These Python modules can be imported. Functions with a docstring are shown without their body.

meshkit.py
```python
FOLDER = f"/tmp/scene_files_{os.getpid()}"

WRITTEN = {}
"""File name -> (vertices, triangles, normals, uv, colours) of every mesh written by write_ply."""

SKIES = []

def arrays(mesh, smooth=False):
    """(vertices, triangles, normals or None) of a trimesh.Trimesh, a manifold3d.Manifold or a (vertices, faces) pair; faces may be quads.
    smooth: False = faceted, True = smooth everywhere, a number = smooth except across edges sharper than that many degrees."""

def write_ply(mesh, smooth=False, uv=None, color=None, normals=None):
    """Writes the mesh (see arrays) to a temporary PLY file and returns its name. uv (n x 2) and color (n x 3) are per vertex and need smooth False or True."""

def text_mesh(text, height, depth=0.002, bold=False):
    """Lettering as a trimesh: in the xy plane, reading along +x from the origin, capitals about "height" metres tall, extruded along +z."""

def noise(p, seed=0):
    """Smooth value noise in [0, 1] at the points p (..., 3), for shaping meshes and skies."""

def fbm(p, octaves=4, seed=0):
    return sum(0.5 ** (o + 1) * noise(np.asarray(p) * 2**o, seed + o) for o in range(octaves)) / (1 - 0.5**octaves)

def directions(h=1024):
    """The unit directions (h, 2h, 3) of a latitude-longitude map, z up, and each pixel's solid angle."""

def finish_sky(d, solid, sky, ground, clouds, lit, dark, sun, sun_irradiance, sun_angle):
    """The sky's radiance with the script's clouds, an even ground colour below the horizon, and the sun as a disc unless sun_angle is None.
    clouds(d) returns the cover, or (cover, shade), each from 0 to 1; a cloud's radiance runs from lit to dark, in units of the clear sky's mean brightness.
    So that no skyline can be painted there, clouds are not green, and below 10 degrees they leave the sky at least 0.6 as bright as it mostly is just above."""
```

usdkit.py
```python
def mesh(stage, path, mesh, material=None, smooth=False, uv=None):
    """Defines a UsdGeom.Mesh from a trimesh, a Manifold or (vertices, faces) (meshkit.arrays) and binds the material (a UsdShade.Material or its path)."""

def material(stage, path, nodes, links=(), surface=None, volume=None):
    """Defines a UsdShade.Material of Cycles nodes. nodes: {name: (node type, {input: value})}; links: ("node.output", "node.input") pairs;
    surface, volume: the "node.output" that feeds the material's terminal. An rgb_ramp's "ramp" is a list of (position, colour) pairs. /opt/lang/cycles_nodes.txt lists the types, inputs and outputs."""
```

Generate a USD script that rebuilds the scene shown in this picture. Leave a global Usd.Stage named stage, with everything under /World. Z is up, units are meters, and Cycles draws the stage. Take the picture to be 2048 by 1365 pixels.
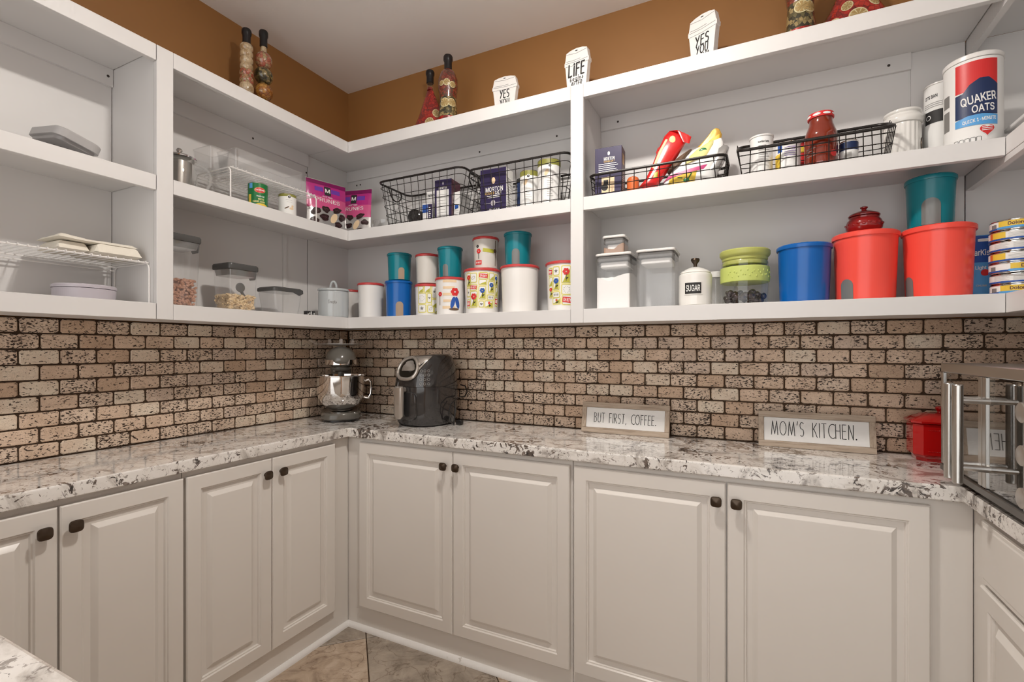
import math, random
import numpy as np
import trimesh
import manifold3d as m3
from shapely.geometry import Polygon, LineString, Point, MultiPolygon, box as sbox
from shapely import affinity, union_all
import usdkit, meshkit
from pxr import Usd, UsdGeom, UsdLux, UsdShade, Gf, Sdf

stage = Usd.Stage.CreateInMemory()
UsdGeom.SetStageUpAxis(stage, 'Z')
UsdGeom.SetStageMetersPerUnit(stage, 1.0)
UsdGeom.Xform.Define(stage, '/World')
rng = np.random.default_rng(7)
random.seed(7)
PI = math.pi

# ------------------------------------------------------------------ camera, room light, exposure
H_EYE, YAW = 1.2773, math.radians(26.2471)
FOCAL = 36.0 * 973.1454 / 2048
cam = UsdGeom.Camera.Define(stage, '/World/camera')
cam.CreateHorizontalApertureAttr(36.0)
cam.CreateVerticalApertureAttr(24.0)
cam.CreateFocalLengthAttr(FOCAL)
cam.CreateVerticalApertureOffsetAttr(14.67 / 2048 * 36.0)
cam.CreateClippingRangeAttr(Gf.Vec2f(0.02, 100))
cam.CreateExposureAttr(0.0)
_fw, _rt = (-math.sin(YAW), math.cos(YAW)), (math.cos(YAW), math.sin(YAW))
cam.AddTransformOp().Set(Gf.Matrix4d(_rt[0], _rt[1], 0, 0, 0, 0, 1, 0, -_fw[0], -_fw[1], 0, 0, 0, 0, H_EYE, 1))

# soft light of the room next door, through the open side behind the camera
dome = UsdLux.DomeLight.Define(stage, '/World/dome_light')
dome.CreateColorAttr(Gf.Vec3f(1.0, 0.985, 0.965))
dome.CreateIntensityAttr(0.60)
LAMP_STRENGTH = 470.0         # the one ceiling lamp
LAMP_XY = (-0.5, 1.0)

# ------------------------------------------------------------------ helpers
count = {}
def numbered(path):
    n = count.get(path, 0); count[path] = n + 1
    return path if n == 0 else f'{path}_{n:03d}'

def tag(prim, label=None, cat=None, group=None, kind=None):
    for k, v in (('label', label), ('category', cat), ('group', group), ('kind', kind)):
        if v: prim.SetCustomDataByKey(k, v)
    return prim

def thing(name, label, cat, loc=(0, 0, 0), rotz=0.0, group=None, kind=None):
    x = UsdGeom.Xform.Define(stage, numbered('/World/' + name))
    x.AddTranslateOp().Set(Gf.Vec3d(*map(float, loc)))
    if rotz: x.AddRotateZOp().Set(float(rotz))
    return tag(x.GetPrim(), label, cat, group, kind)

PRINTS = {'small_print', 'print_motifs', 'print_frames', 'print_ground', 'print_white', 'print_stripes', 'side_print', 'nutrition_marks', 'emblem', 'pattern', 'lid_print', 'lid_lines', 'printed_prunes', 'citrus_flesh', 'pepper_motif', 'lettering', 'tag_lettering', 'pack_shot', 'side_panel_print'}
def part(name, mesh, mat, parent=None, smooth=35, label=None, kind=None):
    base = str(parent.GetPath()) if parent is not None else '/World'
    if isinstance(mesh, (list, tuple)) and not (len(mesh) == 2 and isinstance(mesh[0], np.ndarray)):
        mesh = cat(mesh)
    if kind is None and name in PRINTS: kind = 'stuff'
    p = usdkit.mesh(stage, numbered(base + '/' + name), mesh, mat, smooth=smooth).GetPrim()
    return tag(p, label, kind=kind)

def cat(ms):
    return trimesh.util.concatenate([m for m in ms if m is not None and len(m.faces)])

def tm(man):
    m = man.to_mesh()
    return trimesh.Trimesh(m.vert_properties[:, :3], m.tri_verts, process=False)

def box(x0, x1, y0, y1, z0, z1, b=0.0):
    x0, x1 = min(x0, x1), max(x0, x1); y0, y1 = min(y0, y1), max(y0, y1); z0, z1 = min(z0, z1), max(z0, z1)
    if b <= 0:
        m = trimesh.creation.box((x1 - x0, y1 - y0, z1 - z0)); m.apply_translation(((x0+x1)/2, (y0+y1)/2, (z0+z1)/2)); return m
    b = min(b, (x1-x0)/2.01, (y1-y0)/2.01, (z1-z0)/2.01)
    pts = []
    for x in (x0, x1):
        for y in (y0, y1):
            for z in (z0, z1):
                sx, sy, sz = (b if x == x0 else -b), (b if y == y0 else -b), (b if z == z0 else -b)
                pts += [(x, y+sy, z+sz), (x+sx, y, z+sz), (x+sx, y+sy, z)]
    return trimesh.Trimesh(*hull(pts), process=False)

def hull(pts):
    m = m3.Manifold.hull_points(np.asarray(pts, np.float64)).to_mesh()
    return m.vert_properties[:, :3].astype(float), m.tri_verts

def rbox(x0, x1, y0, y1, z0, z1, r, n=4):
    """box with rounded vertical edges and softly eased top and bottom"""
    p = rrect(x1 - x0, y1 - y0, r, n)
    p = affinity.translate(p, (x0 + x1) / 2, (y0 + y1) / 2)
    e = min(.0025, (z1 - z0) / 3, r * .6)
    c = np.array(p.exterior.coords)[:-1]
    cx, cy = (x0+x1)/2, (y0+y1)/2
    def ring(k, z):
        q = c.copy(); q[:, 0] = cx + (q[:, 0]-cx) * (1 - 2*k/(x1-x0)); q[:, 1] = cy + (q[:, 1]-cy) * (1 - 2*k/(y1-y0))
        return np.column_stack([q, np.full(len(q), z)])
    return loft([ring(e, z0), ring(0, z0+e), ring(0, z1-e), ring(e, z1)])

def rrect(w, h, r, n=4):
    r = min(r, w/2.01, h/2.01); pts = []
    for cx, cy, a0 in ((w/2-r, h/2-r, 0), (-w/2+r, h/2-r, 90), (-w/2+r, -h/2+r, 180), (w/2-r, -h/2+r, 270)):
        for k in range(n + 1):
            a = math.radians(a0 + 90*k/n); pts.append((cx + r*math.cos(a), cy + r*math.sin(a)))
    return Polygon(pts)

def loft(rings, cap0=True, cap1=True, closed=True):
    """rings of equal point count, counter-clockwise seen from the end they climb to"""
    n = len(rings[0]); v = np.vstack(rings); f = []
    for i in range(len(rings) - 1):
        a, b = i*n, (i+1)*n
        for j in range(n if closed else n-1):
            k = (j+1) % n
            f += [(a+j, a+k, b+k), (a+j, b+k, b+j)]
    v = list(map(tuple, v))
    if cap0:
        v.append(tuple(np.mean(rings[0], 0))); c = len(v)-1
        f += [(c, (j+1) % n, j) for j in range(n)]
    if cap1:
        v.append(tuple(np.mean(rings[-1], 0))); c = len(v)-1; o = (len(rings)-1)*n
        f += [(c, o+j, o+(j+1) % n) for j in range(n)]
    return trimesh.Trimesh(np.array(v), np.array(f), process=False)

def lathe(profile, n=40, cx=0, cy=0, sx=1.0, sy=1.0, a0=0.0, wob=None):
    """profile of (r, z) from bottom to top; closes itself at r = 0"""
    rings = []
    a = a0 + np.arange(n) * 2*PI/n
    for r, z in profile:
        rr = np.full(n, max(r, 1e-5)) * (wob(a, z) if wob else 1)
        rings.append(np.column_stack([cx + sx*rr*np.cos(a), cy + sy*rr*np.sin(a), np.full(n, z)]))
    return loft(rings)

def tube(pts, r, n=8, closed=False):
    p = np.asarray(pts, float)
    m = len(p)
    if closed: t = np.roll(p, -1, 0) - np.roll(p, 1, 0)
    else: t = np.gradient(p, axis=0)
    t /= np.linalg.norm(t, axis=1, keepdims=True) + 1e-12
    up = np.array([0, 0, 1.0]) if abs(t[0][2]) < .9 else np.array([1.0, 0, 0])
    a = np.cross(t[0], up); a /= np.linalg.norm(a); rings = []
    ang = np.arange(n) * 2*PI/n
    rr = np.broadcast_to(r, (m,))
    for i in range(m):
        a = a - t[i]*(a @ t[i]); a /= np.linalg.norm(a) + 1e-12; b = np.cross(t[i], a)
        rings.append(p[i] + rr[i]*(np.cos(ang)[:, None]*a + np.sin(ang)[:, None]*b))
    if closed: return loft(rings + [rings[0]], False, False)
    return loft(rings)

def bar(p, q, r, n=6):
    return tube([p, q], r, n)

def arc(c, r, a0, a1, n, ax=0, ay=1):
    out = []
    for k in range(n+1):
        a = math.radians(a0 + (a1-a0)*k/n); v = np.array(c, float); v[ax] += r*math.cos(a); v[ay] += r*math.sin(a); out.append(v)
    return out

def ellipsoid(c, rx, ry, rz, sub=2):
    m = trimesh.creation.icosphere(sub); m.vertices = m.vertices * [rx, ry, rz] + c
    return m

def polys(g):
    return [p for p in getattr(g, 'geoms', [g]) if p.geom_type == 'Polygon' and p.area > 1e-9]

def flat(g, t=0.0004, z=0.0):
    ms = [trimesh.creation.extrude_polygon(p, t, engine='earcut') for p in polys(g)]
    m = cat(ms); m.apply_translation((0, 0, z)); return m

def text(s, h, bold=True, w=None, squeeze=1.0):
    """centred flat lettering in the xy plane"""
    m = meshkit.text_mesh(s, h, .0004, bold)
    m.vertices[:, 0] *= squeeze
    b = m.bounds
    if w: m.vertices[:, 0] *= w / (b[1][0] - b[0][0])
    b = m.bounds
    m.vertices[:, :2] -= (b[0][:2] + b[1][:2]) / 2
    return m

def at(m, x, y, z=0.0, rot=0.0):
    m = m.copy()
    if rot:
        a = math.radians(rot); c, s = math.cos(a), math.sin(a)
        m.vertices[:, :2] = m.vertices[:, :2] @ np.array([[c, s], [-s, c]])
    m.apply_translation((x, y, z)); return m

def view_frame(cx, cy):
    d = math.hypot(cx, cy); f = np.array([cx/d, cy/d]); return f, np.array([f[1], -f[0]])

def wrap(m, cx, cy, rfun, phi=0.0, z0=0.0, local=True, fine=.004):
    """bends a flat label (x right, y up, z out) round an upright cylinder; phi (degrees) 0 faces the eye"""
    if fine:
        v, f = trimesh.remesh.subdivide_to_size(m.vertices, m.faces, fine, max_iter=20)
    else: v, f = m.vertices, m.faces
    fdir, rdir = view_frame(cx, cy)
    r = np.array([rfun(y) for y in v[:, 1]]) if callable(rfun) else np.full(len(v), rfun)
    a = math.radians(phi) + v[:, 0] / r
    R = r + v[:, 2] + .0003
    xy = (R*np.sin(a))[:, None]*rdir - (R*np.cos(a))[:, None]*fdir
    if not local: xy = xy + [cx, cy]
    return trimesh.Trimesh(np.column_stack([xy, v[:, 1] + z0]), f, process=False)

def plane_map(m, o, u, v):
    """flat label onto the plane at o with axes u (right) and v (up)"""
    u, v = np.array(u, float), np.array(v, float); n = np.cross(u, v)
    q = m.vertices
    return trimesh.Trimesh(np.array(o) + q[:, :1]*u + q[:, 1:2]*v + (q[:, 2:3] + .0003)*n, m.faces, process=False)

# thin hand-lettered capitals: strokes in a unit-high box
def _c(cx, cy, rx, ry, a0, a1, n=14):
    return [(cx + rx*math.cos(math.radians(a0+(a1-a0)*k/n)), cy + ry*math.sin(math.radians(a0+(a1-a0)*k/n))) for k in range(n+1)]
GLYPH = {
 'A': (.5, [[(0, 0), (.25, 1), (.5, 0)], [(.08, .35), (.42, .35)]]),
 'B': (.38, [[(0, 0), (0, 1)], [(0, 1)] + _c(.1, .78, .2, .22, 90, -90) + [(0, .56)], [(0, .56)] + _c(.1, .28, .27, .28, 90, -90) + [(0, 0)]]),
 'C': (.42, [_c(.36, .5, .36, .5, 60, 300)]),
 'E': (.32, [[(.32, 1), (0, 1), (0, 0), (.32, 0)], [(0, .55), (.27, .55)]]),
 'F': (.32, [[(.32, 1), (0, 1), (0, 0)], [(0, .55), (.26, .55)]]),
 'H': (.38, [[(0, 0), (0, 1)], [(.38, 0), (.38, 1)], [(0, .55), (.38, .55)]]),
 'I': (.02, [[(.01, 0), (.01, 1)]]),
 'i': (.06, [[(.03, 0), (.03, .8)], _c(.03, .98, .03, .03, 0, 360, 8)]),
 'K': (.38, [[(0, 0), (0, 1)], [(.36, 1), (0, .48)], [(.1, .6), (.38, 0)]]),
 'L': (.34, [[(0, 1), (0, 0), (.34, .05)]]),
 'M': (.6, [[(0, 0), (.1, 1), (.3, .05), (.5, 1), (.6, 0)]]),
 'N': (.42, [[(0, 0), (.03, 1), (.39, 0), (.42, 1)]]),
 'O': (.58, [_c(.29, .5, .29, .5, 0, 360, 24)]),
 'R': (.38, [[(0, 0), (0, 1)], [(0, 1)] + _c(.1, .76, .22, .24, 90, -90) + [(0, .52)], [(.1, .52), (.38, 0)]]),
 'S': (.34, [[(.32, .93)] + _c(.17, .76, .16, .24, 60, 270) + _c(.17, .26, .17, .26, 90, -130)]),
 'T': (.4, [[(0, 1), (.4, 1)], [(.2, 1), (.2, 0)]]),
 'U': (.4, [[(0, 1), (0, .3)] + _c(.2, .25, .2, .25, 180, 360) + [(.4, 1)]]),
 'Y': (.42, [[(0, 1), (.22, .5)], [(.42, 1), (.1, 0)]]),
 'e': (.38, [[(.05, .33), (.34, .4)] + _c(.19, .32, .16, .26, 20, 320)]),
 'b': (.36, [[(0, .3), (.16, 1), (.1, 1), (.04, .1)] + _c(.17, .22, .15, .22, 200, 480)]),
 'g': (.36, [_c(.17, .36, .15, .22, 40, 360), [(.33, .55), (.3, -.3), (.12, -.35), (.05, -.15), (.36, .1)]]),
 'n': (.36, [[(.03, .55), (.06, .05), (.1, .4), (.2, .56), (.27, .5), (.28, .1), (.36, .08)]]),
 's': (.28, [[(.02, .1), (.18, .58), (.26, .3), (.2, .06), (.05, .08)]]),
 'r': (.28, [[(.03, .55), (.05, .05)], [(.05, .35), (.15, .55), (.27, .52)]]),
 'a': (.36, [_c(.17, .28, .15, .26, 40, 360), [(.32, .55), (.31, .1), (.36, .04)]]),
 't': (.24, [[(.1, .85), (.1, .15), (.22, .05)], [(0, .58), (.22, .58)]]),
 '.': (.05, [_c(.025, .03, .03, .03, 0, 360, 8)]),
 ',': (.05, [[(.04, .05), (.0, -.1)]]),
 "'": (.08, [[(.08, 1.05), (.02, .8)]]),
 '!': (.04, [[(.02, .3), (.02, 1)], [(.02, 0), (.02, .06)]]),
}
def hand(s, h, stroke, gap=.2, space=.45, slant=0.0, w=None):
    x, ls = 0.0, []
    for ch in s:
        if ch == ' ': x += space; continue
        wd, st = GLYPH[ch]
        for l in st: ls.append(LineString([(x + px + slant*py, py) for px, py in l]))
        x += wd + gap
    tw = x - gap
    sx = h if w is None else w / tw
    g = union_all([affinity.scale(l, sx, h, origin=(0, 0)).buffer(stroke/2, quad_segs=2) for l in ls])
    b = g.bounds
    return affinity.translate(g, -(b[0]+b[2])/2, -h/2)

# ------------------------------------------------------------------ materials
def mat(name, nodes, links, surface='p.BSDF'):
    return usdkit.material(stage, '/World/Looks/' + name, nodes, links, surface=surface)

def simple(name, color, rough=.5, metallic=0.0, **kw):
    return mat(name, {'p': ('principled_bsdf', dict(base_color=color, roughness=rough, metallic=metallic, **kw))}, [])

def s2l(r, g, b):
    return tuple(((c/255)/12.92 if c/255 <= .04045 else ((c/255+.055)/1.055)**2.4) for c in (r, g, b))

def painted(name, color, rough, bump=.0015, scale=60, var=.03):
    c2 = tuple(max(0, c*(1-var)) for c in color)
    return mat(name, {
        'g': ('geometry', {}), 'n': ('noise_texture', dict(scale=scale, detail=3.0)), 'm': ('noise_texture', dict(scale=2.2, detail=2.0)),
        'r': ('rgb_ramp', dict(ramp=[(.3, c2), (.7, color)])), 'b': ('bump', dict(strength=.12, distance=bump)),
        'p': ('principled_bsdf', dict(roughness=rough))},
        [('g.position', 'n.vector'), ('g.position', 'm.vector'), ('m.fac', 'r.fac'), ('r.color', 'p.base_color'), ('n.fac', 'b.height'), ('b.normal', 'p.normal')])

M = {}
M['shelf'] = painted('shelf_white_paint', (.74, .725, .715), .42)
M['cabinet'] = painted('cabinet_white_paint', (.775, .735, .69), .27)
M['ceiling'] = painted('ceiling_paint', (.90, .875, .85), .85, .002, 120)
M['orange'] = painted('orange_wall_paint', (.30, .135, .036), .62, .002, 90, .08)
M['moulding'] = mat('scuffed_moulding_paint', {
    'g': ('geometry', {}), 'n': ('noise_texture', dict(scale=14.0, detail=5.0, roughness=.7)),
    'r': ('rgb_ramp', dict(ramp=[(.28, (.35, .30, .25)), (.36, (.80, .78, .76)), (1, (.85, .84, .83))])),
    'p': ('principled_bsdf', dict(roughness=.4))}, [('g.position', 'n.vector'), ('n.fac', 'r.fac'), ('r.color', 'p.base_color')])
M['dark_gap'] = simple('seam_shadow_filler', (.05, .04, .035), .9)
M['grout'] = painted('dark_grout', (.075, .043, .023), .95, .003, 200, .4)

def travertine(name, light, dark, lo, seed):
    """tumbled travertine: clouded tan stone with small dark pits and a few long cavities"""
    return mat(name, {
        'g': ('geometry', {}), 'mp': ('mapping', dict(location=(seed, seed*.7, seed*1.3))),
        'mpl': ('mapping', dict(scale=(1, 1, 2.1))),
        'cl': ('noise_texture', dict(scale=16.0, detail=4.0, roughness=.6)),
        'cr': ('rgb_ramp', dict(ramp=[(.30, dark), (.68, light)])),
        'p1': ('noise_texture', dict(scale=105.0, detail=3.0, roughness=.55, distortion=.6)),
        'p2': ('noise_texture', dict(scale=34.0, detail=3.0, roughness=.6, distortion=.8)),
        'dn': ('noise_texture', dict(scale=26.0, detail=2.0)),
        'ad': ('math', dict(math_type='multiply_add', value2=.22)),
        'r1': ('rgb_ramp', dict(ramp=[(lo, (0, 0, 0)), (lo + .022, (1, 1, 1))])),
        'r2': ('rgb_ramp', dict(ramp=[(.685, (0, 0, 0)), (.70, (1, 1, 1))])),
        'mx': ('math', dict(math_type='maximum')),
        'col': ('mix', dict(color2=(.045, .026, .016))),
        'sp': ('noise_texture', dict(scale=420.0, detail=2.0)), 'sr': ('rgb_ramp', dict(ramp=[(.3, (.80, .78, .76)), (.7, (1.06, 1.06, 1.06))])),
        'mu': ('mix', dict(mix_type='multiply', fac=1.0)),
        'inv': ('math', dict(math_type='subtract', value1=1.0)),
        'b': ('bump', dict(strength=.8, distance=.0025)),
        'p': ('principled_bsdf', dict(roughness=.62))},
        [('g.position', 'mp.vector'), ('mp.vector', 'mpl.vector'), ('mp.vector', 'cl.vector'), ('cl.fac', 'cr.fac'), ('mpl.vector', 'p1.vector'), ('mpl.vector', 'p2.vector'),
         ('mp.vector', 'dn.vector'), ('dn.fac', 'ad.value1'), ('p1.fac', 'ad.value3'), ('ad.value', 'r1.fac'), ('p2.fac', 'r2.fac'), ('r1.color', 'mx.value1'), ('r2.color', 'mx.value2'),
         ('mp.vector', 'sp.vector'), ('sp.fac', 'sr.fac'), ('cr.color', 'mu.color1'), ('sr.color', 'mu.color2'),
         ('mx.value', 'col.fac'), ('mu.color', 'col.color1'), ('col.color', 'p.base_color'), ('mx.value', 'inv.value2'), ('inv.value', 'b.height'), ('b.normal', 'p.normal')])
BRICKS = [travertine('travertine_tan', (0.840, 0.647, 0.498), (0.624, 0.458, 0.334), 0.712, 0.0),
          travertine('travertine_cream', (0.860, 0.756, 0.617), (0.744, 0.586, 0.454), 0.727, 3.1),
          travertine('travertine_pitted', (0.840, 0.671, 0.529), (0.660, 0.500, 0.378), 0.677, 6.7),
          travertine('travertine_brown', (0.720, 0.525, 0.378), (0.540, 0.378, 0.265), 0.717, 9.2),
          travertine('travertine_speckled', (0.860, 0.695, 0.554), (0.660, 0.506, 0.391), 0.662, 12.9),
          travertine('travertine_grey', (0.780, 0.622, 0.504), (0.600, 0.464, 0.365), 0.692, 15.3)]

M['granite'] = mat('white_granite', {
    'g': ('geometry', {}), 'mp': ('mapping', dict(rotation=(.3, .2, .6))),
    'a': ('noise_texture', dict(scale=9.0, detail=6.0, roughness=.62, distortion=1.2)),
    'ar': ('rgb_ramp', dict(ramp=[(.33, (.30, .265, .24)), (.41, (.58, .54, .50)), (.50, (.80, .765, .725)), (.75, (.86, .83, .80))])),
    'v': ('noise_texture', dict(scale=26.0, detail=5.0, roughness=.68, distortion=1.6)),
    'vl': ('noise_texture', dict(scale=4.5, detail=3.0, distortion=.6)), 'vm': ('math', dict(math_type='multiply_add', value2=.62)),
    'vr': ('rgb_ramp', dict(ramp=[(.885, (0, 0, 0)), (.91, (1, 1, 1))])),
    'w': ('noise_texture', dict(scale=62.0, detail=4.0, roughness=.7, distortion=1.0)), 'wr': ('rgb_ramp', dict(ramp=[(.575, (0, 0, 0)), (.625, (1, 1, 1))])),
    'dk': ('noise_texture', dict(scale=45.0, detail=3.0)), 'dr': ('rgb_ramp', dict(ramp=[(.35, (.035, .028, .026)), (.6, (.16, .125, .105)), (.72, (.26, .21, .18))])),
    'm1': ('mix', dict(color2=(.25, .215, .19))), 'm2': ('mix', {}),
    'wf': ('math', dict(math_type='multiply', value2=.85)),
    'p': ('principled_bsdf', dict(roughness=.10, coat_weight=.4, coat_roughness=.04))},
    [('g.position', 'mp.vector'), ('mp.vector', 'a.vector'), ('a.fac', 'ar.fac'), ('mp.vector', 'v.vector'), ('mp.vector', 'vl.vector'), ('vl.fac', 'vm.value1'), ('v.fac', 'vm.value3'),
     ('vm.value', 'vr.fac'), ('mp.vector', 'w.vector'), ('w.fac', 'wr.fac'), ('mp.vector', 'dk.vector'), ('dk.fac', 'dr.fac'),
     ('wr.color', 'wf.value1'), ('wf.value', 'm1.fac'), ('ar.color', 'm1.color1'), ('m1.color', 'm2.color1'), ('dr.color', 'm2.color2'), ('vr.color', 'm2.fac'), ('m2.color', 'p.base_color')])

def slate(name, c1, c2, c3, seed):
    return mat(name, {
        'g': ('geometry', {}), 'mp': ('mapping', dict(location=(seed, -seed, 0))),
        'a': ('noise_texture', dict(scale=7.0, detail=7.0, roughness=.65, distortion=1.4)), 'r': ('rgb_ramp', dict(ramp=[(.3, c1), (.5, c2), (.72, c3)])),
        'v': ('noise_texture', dict(scale=5.0, detail=6.0, distortion=2.0)), 'vr': ('rgb_ramp', dict(ramp=[(.485, (1, 1, 1)), (.5, (.45, .38, .32)), (.515, (1, 1, 1))])),
        'mu': ('mix', dict(mix_type='multiply', fac=.8)), 'b': ('bump', dict(strength=.6, distance=.006)),
        'p': ('principled_bsdf', dict(roughness=.38))},
        [('g.position', 'mp.vector'), ('mp.vector', 'a.vector'), ('a.fac', 'r.fac'), ('mp.vector', 'v.vector'), ('v.fac', 'vr.fac'), ('r.color', 'mu.color1'), ('vr.color', 'mu.color2'), ('mu.color', 'p.base_color'), ('a.fac', 'b.height'), ('b.normal', 'p.normal')])
FLOORS = [slate('slate_tan', (.27, .195, .14), (.47, .36, .265), (.60, .49, .385), 0), slate('slate_grey', (.20, .165, .13), (.34, .285, .23), (.46, .39, .32), 5.3),
          slate('slate_rust', (.28, .20, .14), (.46, .35, .26), (.56, .46, .37), 11.7)]
M['knob'] = simple('dark_bronze', (.085, .062, .045), .32, .85)
M['steel'] = simple('brushed_steel', (.60, .585, .56), .26, 1.0)
M['chrome'] = simple('polished_steel', (.78, .76, .74), .07, 1.0)
M['dark_steel'] = simple('dark_grey_steel', (.20, .19, .18), .35, .9)
M['black_wire'] = simple('black_iron_wire', (.018, .014, .012), .38, .3)
M['white_wire'] = simple('white_coated_wire', (.86, .84, .82), .35)
M['black'] = simple('black_plastic', (.012, .011, .011), .25)
M['wax'] = simple('black_wax', (.010, .008, .009), .30)
M['white'] = simple('white_plastic', (.82, .80, .775), .30)
M['offwhite'] = simple('offwhite_plastic', (.66, .63, .585), .36)
M['paper'] = simple('white_paper', (.84, .83, .81), .6)
M['ceramic'] = simple('white_glazed_ceramic', (.84, .82, .78), .10, coat_weight=.5)
M['grey_ceramic'] = simple('grey_glazed_ceramic', (.50, .53, .54), .16, coat_weight=.3)
M['ink'] = simple('black_ink', (.02, .018, .018), .6)
M['ink_grey'] = simple('grey_ink', (.22, .21, .20), .6)
M['ink_pale'] = simple('pale_grey_ink', (.52, .51, .49), .6)
M['teal'] = simple('teal_plastic', (.002, .195, .245), .24)
M['blue'] = simple('blue_plastic', (.003, .115, .43), .24)
M['coral'] = simple('coral_plastic', (.90, .085, .060), .26)
M['red_lid'] = simple('red_plastic_lid', (.55, .055, .055), .28)
M['red'] = simple('red_glazed_ceramic', (.46, .006, .006), .08, coat_weight=.6)
M['dark_red'] = simple('dark_red_glazed_ceramic', (.27, .008, .008), .12, coat_weight=.5)
M['red_ink'] = simple('red_ink', (.66, .03, .03), .4)
M['blue_ink'] = simple('blue_ink', (.02, .09, .38), .4)
M['sky_ink'] = simple('light_blue_ink', (.10, .36, .72), .4)
M['navy_ink'] = simple('navy_ink', (.012, .028, .095), .4)
M['olive_ink'] = simple('olive_green_ink', (.47, .45, .05), .45)
M['olive_dark'] = simple('olive_lid', (.25, .245, .05), .4)
M['yellow_ink'] = simple('yellow_ink', (.80, .55, .06), .45)
M['lemon_ink'] = simple('lemon_yellow_ink', (.84, .76, .32), .45)
M['peach_ink'] = simple('peach_ink', (.80, .60, .38), .5)
M['purple'] = simple('deep_purple_card', (.024, .015, .066), .4)
M['maroon'] = simple('maroon_card', (.085, .022, .035), .4)
M['gold_ink'] = simple('gold_ink', (.62, .42, .14), .4)
M['brown_ink'] = simple('brown_ink', (.12, .07, .04), .5)
M['prune_ink'] = simple('prune_ink', (.032, .014, .014), .22)
M['green_ink'] = simple('green_ink', (.012, .17, .045), .3)
M['lime'] = simple('lime_green_silicone', (.56, .64, .17), .42)
M['lime_lid'] = simple('olive_lime_lid', (.46, .48, .13), .35)
M['magenta'] = simple('magenta_foil', (.46, .020, .20), .26, coat_weight=.4)
M['pink'] = simple('pink_foil', (.62, .085, .24), .28, coat_weight=.4)
M['violet_ink'] = simple('violet_ink', (.16, .045, .38), .3)
M['plum_ink'] = simple('plum_ink', (.20, .005, .09), .3)
M['silver'] = simple('silver_foil', (.62, .61, .60), .22, .7)
M['bag_red'] = simple('red_foil', (.60, .012, .012), .20, coat_weight=.6)
M['bag_gold'] = simple('gold_foil', (.62, .36, .06), .28, .25)
M['orange_plastic'] = simple('orange_plastic', (.70, .16, .045), .3)
M['graphite'] = simple('graphite_plastic', (.075, .074, .072), .32)
M['mixer_grey'] = simple('mixer_grey_enamel', (.125, .117, .103), .18, coat_weight=.5)
M['gloss_black'] = simple('gloss_charcoal_plastic', (.030, .028, .028), .09, coat_weight=.6)
M['warm_silver'] = simple('warm_silver_plastic', (.50, .46, .42), .24, .75)
M['screen'] = simple('dark_display', (.014, .011, .007), .55, specular_ior_level=.15)
M['lilac'] = simple('lilac_plastic', (.50, .465, .51), .35)
M['grey_lid'] = simple('grey_plastic_lid', (.42, .41, .41), .3)
M['grey_mid'] = simple('mid_grey_plastic', (.30, .29, .29), .3)
M['cloth'] = painted('cream_cotton', (.82, .77, .67), .9, .002, 300, .06)
M['flour'] = painted('flour', (.90, .885, .87), .95, .002, 160, .04)
M['cocoa'] = painted('brown_sugar', (.40, .235, .15), .95, .002, 200, .15)
M['bean'] = simple('pinto_bean', (.50, .25, .155), .35)
M['flake'] = simple('oat_cluster', (.74, .56, .33), .55)
M['prune'] = simple('wrapped_prune', (.030, .018, .022), .12, coat_weight=.8)
M['gold_powder'] = simple('pale_grain', (.38, .28, .20), .8)

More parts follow.
